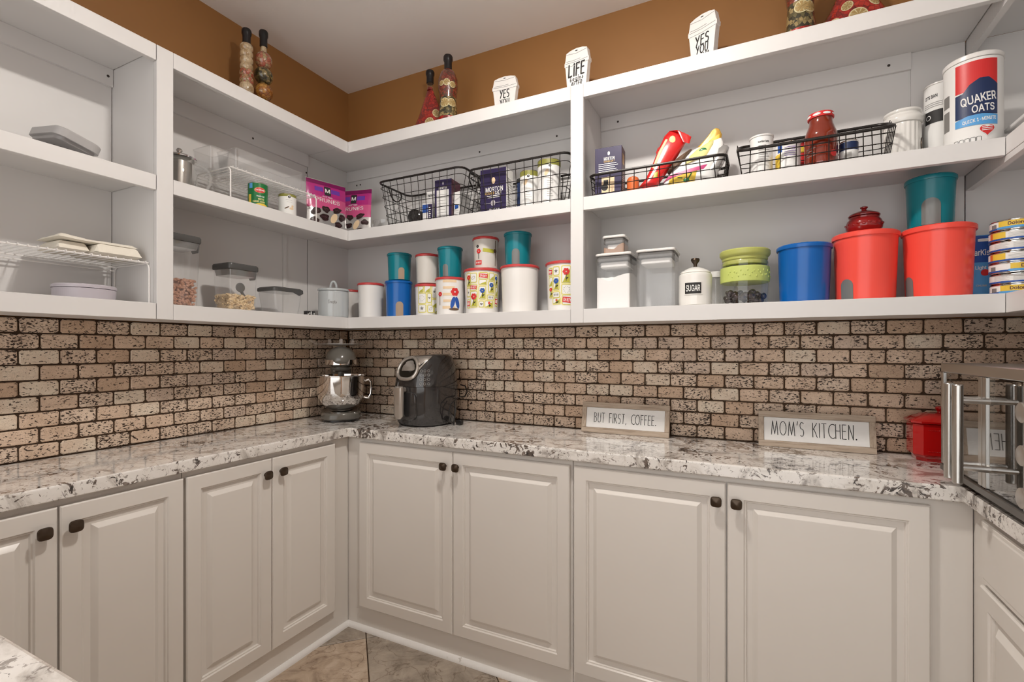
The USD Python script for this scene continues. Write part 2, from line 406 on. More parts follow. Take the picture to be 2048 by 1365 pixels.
def wood(name, axis):
    sc = (4, 60, 60) if axis == 'x' else (60, 60, 4)
    return mat(name, {
        'g': ('geometry', {}), 'mp': ('mapping', dict(scale=sc)), 'n': ('noise_texture', dict(scale=2.4, detail=5.0, roughness=.65, distortion=.4)),
        'r': ('rgb_ramp', dict(ramp=[(.30, (.27, .20, .145)), (.48, (.44, .345, .26)), (.7, (.52, .425, .335))])), 'b': ('bump', dict(strength=.15, distance=.001)),
        'p': ('principled_bsdf', dict(roughness=.55))}, [('g.position', 'mp.vector'), ('mp.vector', 'n.vector'), ('n.fac', 'r.fac'), ('r.color', 'p.base_color'), ('n.fac', 'b.height'), ('b.normal', 'p.normal')])
M['wood_x'] = wood('pale_oak_long', 'x'); M['wood_z'] = wood('pale_oak_upright', 'z')

def pane(name, tint, ior=1.45, rough=.03, base=.0, haze=None, hz=.1):
    f0 = ((ior-1)/(ior+1))**2 + base
    nodes = {'t': ('transparent_bsdf', dict(color=tint)), 'g': ('glossy_bsdf', dict(color=(1, 1, 1), roughness=rough)), 'f': ('layer_weight', dict(blend=.5)),
             'w': ('math', dict(math_type='power', value2=3.6)), 'a': ('math', dict(math_type='multiply_add', value2=.85*(1-f0), value3=f0, use_clamp=True)), 'm': ('mix_closure', {})}
    links = [('f.facing', 'w.value1'), ('w.value', 'a.value1'), ('a.value', 'm.fac'), ('g.BSDF', 'm.closure2')]
    if haze:
        nodes['d'] = ('diffuse_bsdf', dict(color=haze)); nodes['h'] = ('mix_closure', dict(fac=hz))
        links += [('t.BSDF', 'h.closure1'), ('d.BSDF', 'h.closure2'), ('h.closure', 'm.closure1')]
    else: links += [('t.BSDF', 'm.closure1')]
    return mat(name, nodes, links, 'm.closure')
M['glass'] = pane('clear_glass', (.97, .975, .97), 1.62)
M['clear'] = pane('clear_plastic', (.985, .985, .985), 1.46, .05, .015, (.85, .85, .85), .07)
M['hazy'] = pane('scuffed_clear_plastic', (.97, .97, .97), 1.45, .10, .01, (.82, .81, .80), .16)
M['smoke'] = pane('smoky_clear_plastic', (.62, .60, .58), 1.5, .05, .02, (.2, .19, .18), .25)
M['oven_glass'] = pane('dark_oven_glass', (.50, .47, .43), 1.9, .02, .10)
M['window_grey'] = simple('grey_window_plastic', (.175, .18, .175), .2)
M['seal'] = simple('dark_grey_silicone', (.13, .125, .12), .5)

def jar_fill(name, c1, c2, c3, scale, edge=.8):
    """layered pickled peppers, lemon and herbs seen through bottle glass"""
    return mat(name, {
        'g': ('geometry', {}), 'v': ('voronoi_texture', dict(scale=scale, randomness=1.0)), 'w': ('voronoi_texture', dict(scale=scale, feature='distance_to_edge', randomness=1.0)),
        's': ('separate_color', {}), 'r': ('rgb_ramp', dict(ramp=[(.2, c1), (.5, c2), (.8, c3)])), 'er': ('rgb_ramp', dict(ramp=[(.0, (.12, .08, .06)), (.08, (1, 1, 1))])),
        'mu': ('mix', dict(mix_type='multiply', fac=edge)), 'b': ('bump', dict(strength=.3, distance=.003)),
        'p': ('principled_bsdf', dict(roughness=.28, coat_weight=1.0, coat_roughness=.03))},
        [('g.position', 'v.vector'), ('g.position', 'w.vector'), ('v.color', 's.color'), ('s.r', 'r.fac'), ('w.distance', 'er.fac'), ('r.color', 'mu.color1'), ('er.color', 'mu.color2'), ('mu.color', 'p.base_color'), ('w.distance', 'b.height'), ('b.normal', 'p.normal')])
M['peppers'] = jar_fill('red_peppers', (.36, .012, .008), (.50, .03, .015), (.22, .01, .008), 70)
M['pepper_mix'] = jar_fill('dried_pepper_mix', (.16, .02, .012), (.26, .06, .03), (.09, .04, .02), 90)
M['olives'] = jar_fill('dark_herb_mix', (.025, .022, .01), (.10, .085, .03), (.30, .22, .09), 80)
M['garlic'] = jar_fill('pale_garlic_mix', (.56, .42, .25), (.62, .50, .33), (.42, .28, .14), 60, .35)
M['corn_red'] = jar_fill('pink_bean_mix', (.42, .10, .06), (.50, .22, .13), (.40, .28, .14), 85)
M['amber'] = jar_fill('amber_corn_mix', (.42, .17, .03), (.50, .26, .06), (.28, .09, .015), 70)
M['lemon'] = mat('lemon_slice', {'p': ('principled_bsdf', dict(base_color=(.40, .27, .10), roughness=.3, coat_weight=.8))}, [])
M['lemon_rind'] = simple('lemon_rind', (.66, .58, .34), .3)
M['sauce'] = simple('tomato_sauce', (.20, .022, .008), .10, coat_weight=1.0)
M['lamp'] = mat('lit_lamp_glass', {'e': ('emission', dict(color=(1.0, .94, .87), strength=LAMP_STRENGTH))}, [], 'e.emission')

# ------------------------------------------------------------------ the room
XW, YW, XR = -2.091, 2.102, 0.925          # brick faces of left and back wall; right wall
XS, YS = -1.801, 1.809                      # faces of the wall shelves
XB, YB = -1.679, 1.688                      # faces of the base cabinets
XRS, XRB = 0.629, 0.525                     # right run: shelf face, cabinet face
ZC, Z0, ZT, ZCEIL = 0.914, 1.378, 2.304, 2.757
YF = -1.7                                   # the room is open to the next one here
WT = .014                                   # brick thickness

wl = part('wall_left', box(XW-.16, XW-WT, YF, YW+.16, -.02, ZCEIL), M['orange']); tag(wl, kind='structure')
wb = part('wall_back', box(XW-WT, XR+.16, YW+WT, YW+.16, -.02, ZCEIL), M['orange']); tag(wb, kind='structure')
wr = part('wall_right', box(XR+WT, XR+.16, YF, YW+WT, -.02, ZCEIL), M['orange']); tag(wr, kind='structure')
cl = part('ceiling', box(XW-.16, XR+.16, YF, YW+.16, ZCEIL, ZCEIL+.05), M['ceiling']); tag(cl, kind='structure')
fl = part('floor', box(XW-.16, XR+.16, YF, YW+.16, -.06, -.004), M['grout']); tag(fl, kind='structure')

# brick splashback: every travertine brick is a part of its wall
part('grout_bed', box(XW-WT, XW-.006, .20, YW-.006, ZC-.03, Z0), M['grout'], wl)
part('grout_bed', box(XW-.006, XR+WT, YW+.006, YW+WT, ZC-.03, Z0), M['grout'], wb)
def brick_mesh(w, h, seed):
    r = np.random.default_rng(abs(int(seed)) + 11)
    e = .0026
    w, h = w - 2*e, h - 2*e
    c = .0055
    pts = []
    for sx, sy in ((1, 1), (-1, 1), (-1, -1), (1, -1)):
        cc = c * r.uniform(.5, 1.3)
        a, b = (sx*w/2, sy*(h/2-cc)), (sx*(w/2-cc), sy*h/2)
        pts += [a, b] if sx*sy > 0 else [b, a]
    o = np.array(pts) + r.uniform(-.0008, .0008, (8, 2))
    top = .011 + r.uniform(-.0015, .0015)
    tilt = r.uniform(-.012, .012, 2)
    def ring(k, z, tl=0):
        q = o * [1 - 2*k/w, 1 - 2*k/h]
        return np.column_stack([q, z + tl*(q @ tilt)])
    return loft([ring(0, 0), ring(0, top-.003), ring(.0028, top, 1)], cap0=False)

PZ, PX = .0515, .1035
def lay(wall, n0, n1, off, place, weights):
    k = 0
    for row in range(9):
        z = ZC + .0003 + PZ*row
        o = off[row % 2]
        i = math.floor((n0 - o) / PX) - 1
        while o + i*PX < n1 - .004:
            a, b = max(o + i*PX, n0), min(o + (i+1)*PX, n1); i += 1
            if b - a < .012: continue
            m = brick_mesh(b-a, PZ, 1000*row + i + (0 if wall is wl else 500))
            place(m, (a+b)/2, z + PZ/2)
            part('brick', m, BRICKS[rng.choice(6, p=weights)], wall, smooth=False); k += 1
def on_left(m, s, z):
    v = m.vertices.copy(); m.vertices = np.column_stack([XW - .0115 + v[:, 2], s + v[:, 0], z + v[:, 1]])
def on_back(m, s, z):
    v = m.vertices.copy(); m.vertices = np.column_stack([s + v[:, 0], YW + .0115 - v[:, 2], z + v[:, 1]])
WGT = [.26, .20, .18, .12, .14, .10]
lay(wl, .40, YW - .002, (.694, .7455), on_left, WGT)       # first entry: even rows from the worktop
lay(wb, XW + .003, .80, (-.2005, -.2520), on_back, WGT)

# stone floor tiles laid on the diagonal
S, A0 = .47, np.array([-1.525, 1.64]); d1, d2 = np.array([1, -1])/math.sqrt(2), np.array([1, 1])/math.sqrt(2)
room = sbox(XW, YF, XR, YW)
for i in range(-8, 9):
    for j in range(-9, 7):
        g = .0022
        c = [A0 + d1*(i*S+g) + d2*(j*S+g), A0 + d1*((i+1)*S-g) + d2*(j*S+g), A0 + d1*((i+1)*S-g) + d2*((j+1)*S-g), A0 + d1*(i*S+g) + d2*((j+1)*S-g)]
        p = Polygon(c).intersection(room)
        if p.is_empty or p.area < .02 or p.geom_type != 'Polygon': continue
        cx_, cy_ = p.centroid.coords[0]
        if cx_ < -1.95 or cy_ > 1.95 or cx_ > .75: continue
        q = np.array(p.exterior.coords)[:-1]
        if Polygon(q).exterior.is_ccw is False: q = q[::-1]
        ctr = q.mean(0)
        m = loft([np.column_stack([q, np.full(len(q), -.006)]), np.column_stack([q, np.full(len(q), -.0015)]), np.column_stack([ctr + (q-ctr)*.992, np.zeros(len(q))])], cap0=False)
        part('tile', m, FLOORS[[1, 0, 2][(i*2 + j) % 3] if (i, j) not in ((0, 0), (0, -1), (-1, 0)) else {(0, 0): 1, (0, -1): 0, (-1, 0): 1}[(i, j)]], fl, smooth=False)

# quarter-round moulding at the foot of the cabinets
def quarter(r, n=5):
    return [(0, 0), (r, 0)] + [(r*math.cos(PI/2*k/n), r*math.sin(PI/2*k/n)) for k in range(1, n+1)]
def extr(prof, p0, p1, outward):
    """profile (out, up) swept from p0 to p1 on the floor"""
    o = np.array(outward, float)
    rings = [np.array([[p[0]+o[0]*a, p[1]+o[1]*a, b] for a, b in prof]) for p in (p0, p1)]
    m = loft(rings); m.fix_normals(); return m
tl = part('baseboard_left', extr(quarter(.019), (XB, .30), (XB, YB), (1, 0)), M['moulding']); tag(tl, kind='structure')
tb = part('baseboard_back', extr(quarter(.019), (XB, YB), (XRB, YB), (0, -1)), M['moulding']); tag(tb, kind='structure')
tr = part('baseboard_right', extr(quarter(.019), (XRB, -.28), (XRB, YB), (-1, 0)), M['moulding']); tag(tr, kind='structure')

# the ceiling lamp that lights the room
lamp = thing('ceiling_light', 'flat round white ceiling lamp lighting the pantry from above', 'ceiling light', (LAMP_XY[0], LAMP_XY[1], 0))
part('trim_ring', lathe([(.074, 2.7375), (.078, 2.735), (.096, 2.742), (.102, 2.752), (.102, ZCEIL-.0005)], 40), M['white'], lamp)
part('diffuser', lathe([(.0, 2.716), (.03, 2.7172), (.055, 2.7225), (.069, 2.730), (.0735, 2.7385), (.0735, 2.745), (.0, 2.745)], 40), M['lamp'], lamp)

# ------------------------------------------------------------------ base cabinets
def door_mesh(w, h, ins=((.0, .0), (.0, .0165), (.0035, .020), (.046, .020), (.0495, .0155), (.053, .0150), (.0555, .0090), (.071, .0085), (.0835, .0178), (.0855, .0186))):
    rings = []
    for k, z in ins:
        a, b = w/2 - k, h/2 - k
        rings.append(np.array([(-a, -b, z), (a, -b, z), (a, b, z), (-a, b, z)]))
    return loft(rings)
PLAIN = ((.0, .0), (.0, .015), (.004, .0185), (.012, .0185), (.016, .020), (.02, .020))
def knob_mesh():
    prof = [(.007, 0), (.0055, .008), (.007, .014)]
    stem = lathe(prof, 14)
    rings = []
    a = np.arange(28) * 2*PI/28
    for r, z in ((.007, .013), (.0145, .016), (.0165, .019), (.0165, .0215), (.0150, .0245), (.0085, .0275), (.001, .0285)):
        c, s = np.cos(a), np.sin(a); q = 1 / (np.abs(c)**3.6 + np.abs(s)**3.6)**(1/3.6)
        if r < .009: q = np.ones_like(q)
        rings.append(np.column_stack([r*q*c, r*q*s, np.full(28, z)]))
    return cat([stem, loft(rings)])
def facing(m, side):
    """turns a mesh modelled facing +z, x right, y up so that it faces into the room"""
    v = m.vertices; x, y, z = v[:, 0], v[:, 1], v[:, 2]
    w = {'left': np.column_stack([z, x, y]), 'back': np.column_stack([x, -z, y]), 'right': np.column_stack([-z, -x, y])}[side]
    q = trimesh.Trimesh(w, m.faces, process=False); return q
def shift(m, x, y, z):
    m = m.copy(); m.apply_translation((x, y, z)); return m
def add_door(t, side, s0, s1, z0, z1, knob=None, name='door', ins=None, off=(0, 0, 0)):
    m = facing(door_mesh(s1-s0, z1-z0, *([ins] if ins else [])), side)
    s, z = (s0+s1)/2, (z0+z1)/2
    pos = {'left': (XB, s, z), 'back': (s, YB, z), 'right': (XRB, s, z)}[side]
    d = part(name, shift(m, *(np.array(pos)-off)), M['cabinet'], t, smooth=20)
    if knob:
        q = {'left': (XB+.0195, knob[0], knob[1]), 'back': (knob[0], YB-.0195, knob[1]), 'right': (XRB-.0195, knob[0], knob[1])}[side]
        part('knob', shift(facing(knob_mesh(), side), *(np.array(q)-off)), M['knob'], d, label='dark bronze square knob')
    return d
ZD0, ZD1, ZBODY = .110, .853, .8725
def cabinet(label, side, s0, s1, doors, group='white base cabinets'):
    loc = {'left': (XB, (s0+s1)/2, 0), 'back': ((s0+s1)/2, YB, 0), 'right': (XRB, (s0+s1)/2, 0)}[side]
    t = thing('base_cabinet', label, 'cabinet', loc, group=None)
    b = {'left': (XW+.002, XB, s0, s1), 'back': (s0, s1, YB, YW-.002), 'right': (XRB, XR-.002, s0, s1)}[side]
    part('body', shift(box(*b, 0.0, ZBODY, .001), *(-np.array(loc))), M['cabinet'], t)
    for d in doors: add_door(t, side, *d, off=loc)
    return t
KZ = .796
cabinet('white base cabinet on the left, two narrow doors nearest the room corner', 'left', .954, YB-.002, [(.958, 1.2735, ZD0, ZD1, (1.245, KZ)), (1.2765, 1.592, ZD0, ZD1, (1.312, KZ))])
cabinet('white base cabinet at the left edge of the photo, next to the stone peninsula', 'left', .312, .952, [(.633, .949, ZD0, ZD1, (.660, KZ)), (.314, .628, ZD0, ZD1, (.595, KZ))])
cabinet('white two-door base cabinet below the air fryer on the back wall', 'back', XB+.002, -.585, [(-1.595, -1.0945, ZD0, ZD1, (-1.128, KZ)), (-1.0915, -.592, ZD0, ZD1, (-1.068, KZ))])
cabinet('white two-door base cabinet below the framed kitchen signs', 'back', -.583, XRB-.002, [(-.576, -.074, ZD0, ZD1, (-.101, KZ)), (-.069, .431, ZD0, ZD1, (-.043, KZ))])
part('body', shift(box(XW+.002, XB-.001, YB-.001, YW-.002, 0, ZBODY), -XB, -(.954+YB-.002)/2, 0), M['cabinet'], stage.GetPrimAtPath('/World/base_cabinet'))
t = thing('base_cabinet', 'white base cabinet on the right with drawer over door, under the oven', 'cabinet', (XRB, 1.29, 0))
part('body', shift(box(XRB, XR-.002, .55, YW-.002, 0, ZBODY, .001), -XRB, -1.29, 0), M['cabinet'], t)
add_door(t, 'right', .98, 1.588, .703, .856, None, 'drawer', PLAIN, off=(XRB, 1.29, 0))
add_door(t, 'right', .98, 1.592, ZD0, .693, None, off=(XRB, 1.29, 0))
t = thing('base_cabinet', 'white base cabinet on the right nearest the camera, outside the photo', 'cabinet', (XRB, .12, 0))
part('body', shift(box(XRB, XR-.002, -.28, .548, 0, ZBODY, .001), -XRB, -.12, 0), M['cabinet'], t)
add_door(t, 'right', -.26, .13, ZD0, ZD1, (.10, KZ), off=(XRB, .12, 0)); add_door(t, 'right', .135, .53, ZD0, ZD1, (.165, KZ), off=(XRB, .12, 0))
t = thing('base_cabinet', 'white base cabinet carrying the stone peninsula in the near left corner', 'cabinet', (-1.2, 0, 0))
part('body', shift(box(XW+.002, -.30, -.33, .235, 0, ZBODY, .001), 1.2, 0, 0), M['cabinet'], t)

# ------------------------------------------------------------------ granite worktops
def slab(poly, z0, z1):
    rings = []
    for k, z in ((.003, z0), (0, z0+.003), (0, z1-.006), (.0018, z1-.002), (.006, z1)):
        q = poly.buffer(-k, join_style='mitre') if k else poly
        c = np.array(q.exterior.coords)[:-1]
        if not q.exterior.is_ccw: c = c[::-1]
        i = np.argmin(c[:, 0]*3 + c[:, 1]); c = np.roll(c, -i, 0)
        rings.append(np.column_stack([c, np.full(len(c), z)]))
    m = loft(rings, False, False)
    tops = []
    for r, up in ((rings[0], False), (rings[-1], True)):
        v, f = trimesh.creation.triangulate_polygon(Polygon(r[:, :2]), engine='earcut')
        v = np.column_stack([v, np.full(len(v), r[0, 2])]); mm = trimesh.Trimesh(v, f, process=False)
        if (mm.face_normals[:, 2].mean() > 0) != up: mm.invert()
        tops.append(mm)
    return cat([m] + tops)
OV = .030
top = Polygon([(XW+.001, .271), (XB+OV, .271), (XB+OV, YB-OV), (XRB-OV, YB-OV), (XRB-OV, -.30), (XR-.001, -.30), (XR-.001, YW-.001), (XW+.001, YW-.001)])
w = part('worktop', slab(top, .8735, ZC), M['granite'], smooth=25); tag(w, 'white and dark speckled granite worktop running round the three walls', 'worktop')
pen = Polygon([(XW+.001, -.36), (-.27, -.36), (-.27, .2695), (XW+.001, .2695)])
w = part('peninsula_worktop', slab(pen, .8735, ZC), M['granite'], smooth=25); tag(w, 'granite worktop of the peninsula in the bottom left corner', 'worktop')

# ------------------------------------------------------------------ wall shelves
RAILS = ((1.376, 1.430), (1.812, 1.863), (2.250, ZT))
BOARDS = ((1.380, 1.430), (1.8445, 1.8628), (2.2855, ZT-.0005))
SH = M['shelf']
def shelf_unit(label, loc):
    return thing('wall_shelf', label, 'shelf unit', loc, group=None)
def P(t, name, m, mat_=None, **k):
    loc = np.array(UsdGeom.Xformable(t).GetLocalTransformation().ExtractTranslation())
    m = m.copy(); m.apply_translation(-loc); return part(name, m, mat_ or SH, t, **k)
def hole(t, x, y, z, side):
    m = lathe([(.0045, 0), (.0042, .0012)], 14)
    P(t, 'screw', shift(facing(m, side), x, y, z), M['dark_gap'])

t = shelf_unit('far left bay of the white wall shelves with the white wire riser', (XW, .5, Z0))
y0, y1 = -.10, .9405
P(t, 'back_panel', box(XW+.001, XW+.007, y0, y1, Z0+.03, ZT-.02))
for z0, z1 in BOARDS: P(t, 'shelf_board', box(XW+.0075, XS-.0195, y0, y1, z0, z1))
for z0, z1 in RAILS: P(t, 'face_rail', box(XS-.019, XS, y0, y1, z0, z1, .001))
P(t, 'nailer', box(XW+.0075, XW+.019, y0, y1, 2.222, 2.285))
P(t, 'side_panel', box(XW+.0075, XS-.0195, y0, y0+.018, 1.4305, 2.285))
hole(t, XW+.0192, .925, 2.255, 'left')
t = shelf_unit('left bay of the white wall shelves, between the far left bay and the corner', (XW, 1.4, Z0))
y0, y1 = .9425, YS-.0035
P(t, 'back_panel', box(XW+.001, XW+.007, y0, y1, Z0+.03, ZT-.02))
P(t, 'side_panel', box(XW+.0075, XS-.0195, y0, y0+.018, 1.4305, 1.844)); P(t, 'side_panel', box(XW+.0075, XS-.0195, y0, y0+.018, 1.8633, 2.285))
for z0, z1 in BOARDS: P(t, 'shelf_board', box(XW+.0075, XS-.0195, y0, y1, z0, z1))
for z0, z1 in RAILS: P(t, 'face_rail', box(XS-.019, XS, .9955, YS-.0005, z0, z1, .0008))
P(t, 'face_stile', box(XS-.019, XS, .9425, .995, RAILS[0][0], ZT, .001))
P(t, 'nailer', box(XW+.0075, XW+.019, y0+.0185, y1, 2.222, 2.285))
P(t, 'batten', box(XW+.0075, XW+.015, 1.656, 1.676, 1.4305, 1.844))
hole(t, XW+.0192, 1.49, 2.250, 'left'); hole(t, XW+.0085, 1.80, 2.193, 'left')
t = shelf_unit('back bay of the white wall shelves from the corner to the first upright', (-1.3, YW, Z0))
x0, x1 = XW+.001, -.6375
P(t, 'back_panel', box(x0+.006, x1, YW-.007, YW-.001, Z0+.03, ZT-.02)); P(t, 'end_panel', box(x0, x0+.006, YS+.001, YW-.001, 1.4305, 2.285))
for z0, z1 in BOARDS: P(t, 'shelf_board', box(x0+.0065, x1, YS+.0195 if False else YS, YW-.0075, z0, z1) if False else cat([box(x0+.0065, XS-.0005, YS, YW-.0075, z0, z1), box(XS-.0005, x1, YS+.0195, YW-.0075, z0, z1)]))
for z0, z1 in RAILS: P(t, 'face_rail', box(XS, x1, YS, YS+.019, z0, z1, .0008))
P(t, 'nailer', box(x0+.0065, x1, YW-.019, YW-.0075, 2.228, 2.285))
for x in (-1.205, -.799): hole(t, x, YW-.0192, 2.247, 'back')
for x in (-2.018, -1.991): hole(t, x, YW-.0078, 2.205, 'back')
t = shelf_unit('back bay of the white wall shelves right of the upright, above the kitchen signs', (0, YW, Z0))
x0, x1 = -.6365, XRS-.0015
P(t, 'back_panel', box(x0, x1, YW-.007, YW-.001, Z0+.03, ZT-.02))
for z0, z1 in ((1.4305, 1.844), (1.8633, 2.285)): P(t, 'side_panel', box(-.613, -.595, YS+.0195, YW-.0075, z0, z1))
for z0, z1 in BOARDS: P(t, 'shelf_board', box(x0, x1, YS+.0195, YW-.0075, z0, z1))
for z0, z1 in RAILS: P(t, 'face_rail', box(-.5845, XRS-.0005, YS, YS+.019, z0, z1, .0008))
P(t, 'face_stile', box(-.6365, -.585, YS, YS+.019, RAILS[0][0], ZT, .001))
P(t, 'nailer', box(-.594, .486, YW-.019, YW-.0075, 2.228, 2.285))
P(t, 'nailer', box(.4865, x1, YW-.012, YW-.0075, 1.8633, 2.285))
for x in (-.518, .424): hole(t, x, YW-.0192, 2.255, 'back')
t = shelf_unit('right bay of the white wall shelves at the right edge of the photo', (XR, 1.5, Z0))
y0, y1 = -.30, YW-.001
P(t, 'back_panel', box(XR-.007, XR-.001, y0, y1-.006, Z0+.03, ZT-.02)); P(t, 'end_panel', box(XRS+.0015, XR-.001, y1-.006, y1, 1.4305, 2.285))
for z0, z1 in BOARDS: P(t, 'shelf_board', cat([box(XRS+.0195, XR-.0075, y0, YS, z0, z1), box(XRS+.0015, XR-.0075, YS, y1-.0065, z0, z1)]))
for z0, z1 in RAILS: P(t, 'face_rail', box(XRS, XRS+.019, y0, YS-.0005, z0, z1, .0008))
P(t, 'nailer', cat([box(XRS+.0015, XRS+.02, YS+.0195, y1-.0065, 2.235, 2.285), box(XRS+.0015, XRS+.02, y0, YS+.0195, 2.235, 2.2495)])); P(t, 'nailer', cat([box(XRS+.0015, XRS+.02, YS+.0195, y1-.0065, 1.795, 1.844), box(XRS+.0015, XRS+.02, y0, YS+.0195, 1.795, 1.8115)]))
#OBJECTS
SB, SM, ST = 1.4302, 1.8632, 2.3042         # tops of the bottom, middle and top boards

# ------------------------------------------------------------------ lidded plastic canisters on the bottom shelf
def arch(w, h):
    return sbox(-w/2, 0, w/2, h - w/2).union(Point(0, h - w/2).buffer(w/2, quad_segs=8))
def canister(label, x, y, z, r, h, body, lid, window=None, wmat=None, group=None, taper=.92, lid_h=.013, catg='canister'):
    t = thing('canister', label, catg, (x, y, z), group=group)
    hb = h - lid_h*.7
    rt = r * .945; rb = rt * taper
    part('body', lathe([(rb-.006, 0), (rb, .003), (rb, .006), (rt, hb), (rt-.003, hb)], 48), M[body], t)
    part('lid', lathe([(rt-.003, h-lid_h), (r-.001, h-lid_h), (r, h-lid_h+.003), (r*.995, h-.005), (r*.95, h-.0015), (r*.80, h-.0028), (r*.3, h-.003)], 48), M[lid], t)
    rf = lambda yy: rb + (rt-rb)*min(max(yy, 0), hb)/hb
    t_r = rf
    if window:
        phi, w_, h_ = window
        part('window', wrap(at(flat(arch(w_, h_), .0006), 0, .004), x, y, rf, phi), M[wmat], t, label='clear arched window')
    return t, rf
WC = 'white plastic canister with red lid'
canister('white canister with red lid in the corner, mostly hidden by the grey treat jar', -1.992, 2.018, SB, .062, .168, 'white', 'red_lid')
canister('white canister with red lid, between the grey treat jar and the blue canister', -1.771, 1.938, SB, .068, .182, 'white', 'red_lid')
canister('small blue canister with arched window, under a teal one', -1.583, 1.93, SB, .068, .181, 'blue', 'blue', (4, .036, .072), 'gold_powder')
canister('teal canister stacked on the small blue canister', -1.578, 1.93, SB+.1815, .061, .136, 'teal', 'teal', (10, .030, .058), 'gold_powder')
cm, rfm = canister('white canister with olive tile print and red lid, under the plain beige one', -1.420, 1.952, SB, .066, .157, 'white', 'red_lid')
canister('plain beige canister with red lid, stacked second from left', -1.417, 1.945, SB+.1575, .060, .144, 'offwhite', 'red_lid')
cg, rfg = canister('white canister printed with pale peach stripes and a blue and red flower', -1.267, 1.915, SB, .071, .175, 'white', 'red_lid')
canister('teal canister stacked on the peach striped canister', -1.274, 1.925, SB+.1755, .060, .144, 'teal', 'teal', (-24, .026, .056), 'window_grey')
cp, rfp = canister('large white canister with olive frame print, left of the plain white one', -1.101, 1.925, SB, .0845, .203, 'white', 'red_lid')
ct, rft = canister('tall beige canister with red and yellow tags, stacked on the framed print one', -1.084, 1.93, SB+.2035, .061, .143, 'offwhite', 'red_lid')
canister('large plain white canister with red lid, under a teal one', -.9125, 1.928, SB, .087, .205, 'white', 'red_lid')
canister('teal canister with clear arched window, stacked on the large plain white canister', -.923, 1.93, SB+.2055, .062, .146, 'teal', 'teal', (-10, .034, .066), 'window_grey')
cr, rfr = canister('white canister with olive frame print, partly hidden by the shelf upright', -.703, 1.93, SB, .083, .205, 'white', 'red_lid')
canister('large blue canister right of the lime banded jar', .160, 1.938, SB, .084, .198, 'blue', 'blue', lid_h=.016)
canister('large coral canister under the small red pot', .333, 1.947, SB, .0925, .222, 'coral', 'coral', (-36, .040, .066), 'window_grey', lid_h=.018)
canister('large coral canister under the teal canister, beside the tuna cans', .5195, 1.947, SB, .0915, .222, 'coral', 'coral', (-58, .036, .066), 'window_grey', lid_h=.018)
canister('teal canister stacked on the right coral canister', .502, 1.95, SB+.2225, .065, .158, 'teal', 'teal', (2, .046, .080), 'window_grey', lid_h=.016)

def frame_at(x, y, w, h, lw=.0022, r=.006):
    return affinity.translate(rrect(w, h, r, 3).difference(rrect(w-2*lw, h-2*lw, max(r-lw, .001), 3)), x, y)
def star(r, k=5, q=.45):
    return Polygon([(r*(1 if i % 2 == 0 else q)*math.sin(PI*i/k), r*(1 if i % 2 == 0 else q)*math.cos(PI*i/k)) for i in range(2*k)])
def flower(r, k=6):
    return union_all([Point(r*.62*math.cos(2*PI*i/k), r*.62*math.sin(2*PI*i/k)).buffer(r*.42, quad_segs=4) for i in range(k)])
def heart(r):
    a = [math.radians(i*12) for i in range(30)]
    return Polygon([(r/17*16*math.sin(q)**3, r/17*(13*math.cos(q)-5*math.cos(2*q)-2*math.cos(3*q)-math.cos(4*q))) for q in a])
def decal(t, name, g, x, y, rf, phi, m, lift=0.0, lab=None):
    w = flat(g, .0003, lift) if not isinstance(g, trimesh.Trimesh) else at(g, 0, 0, lift)
    part(name, wrap(w, x, y, rf, phi), M[m], t, smooth=False, label=lab)
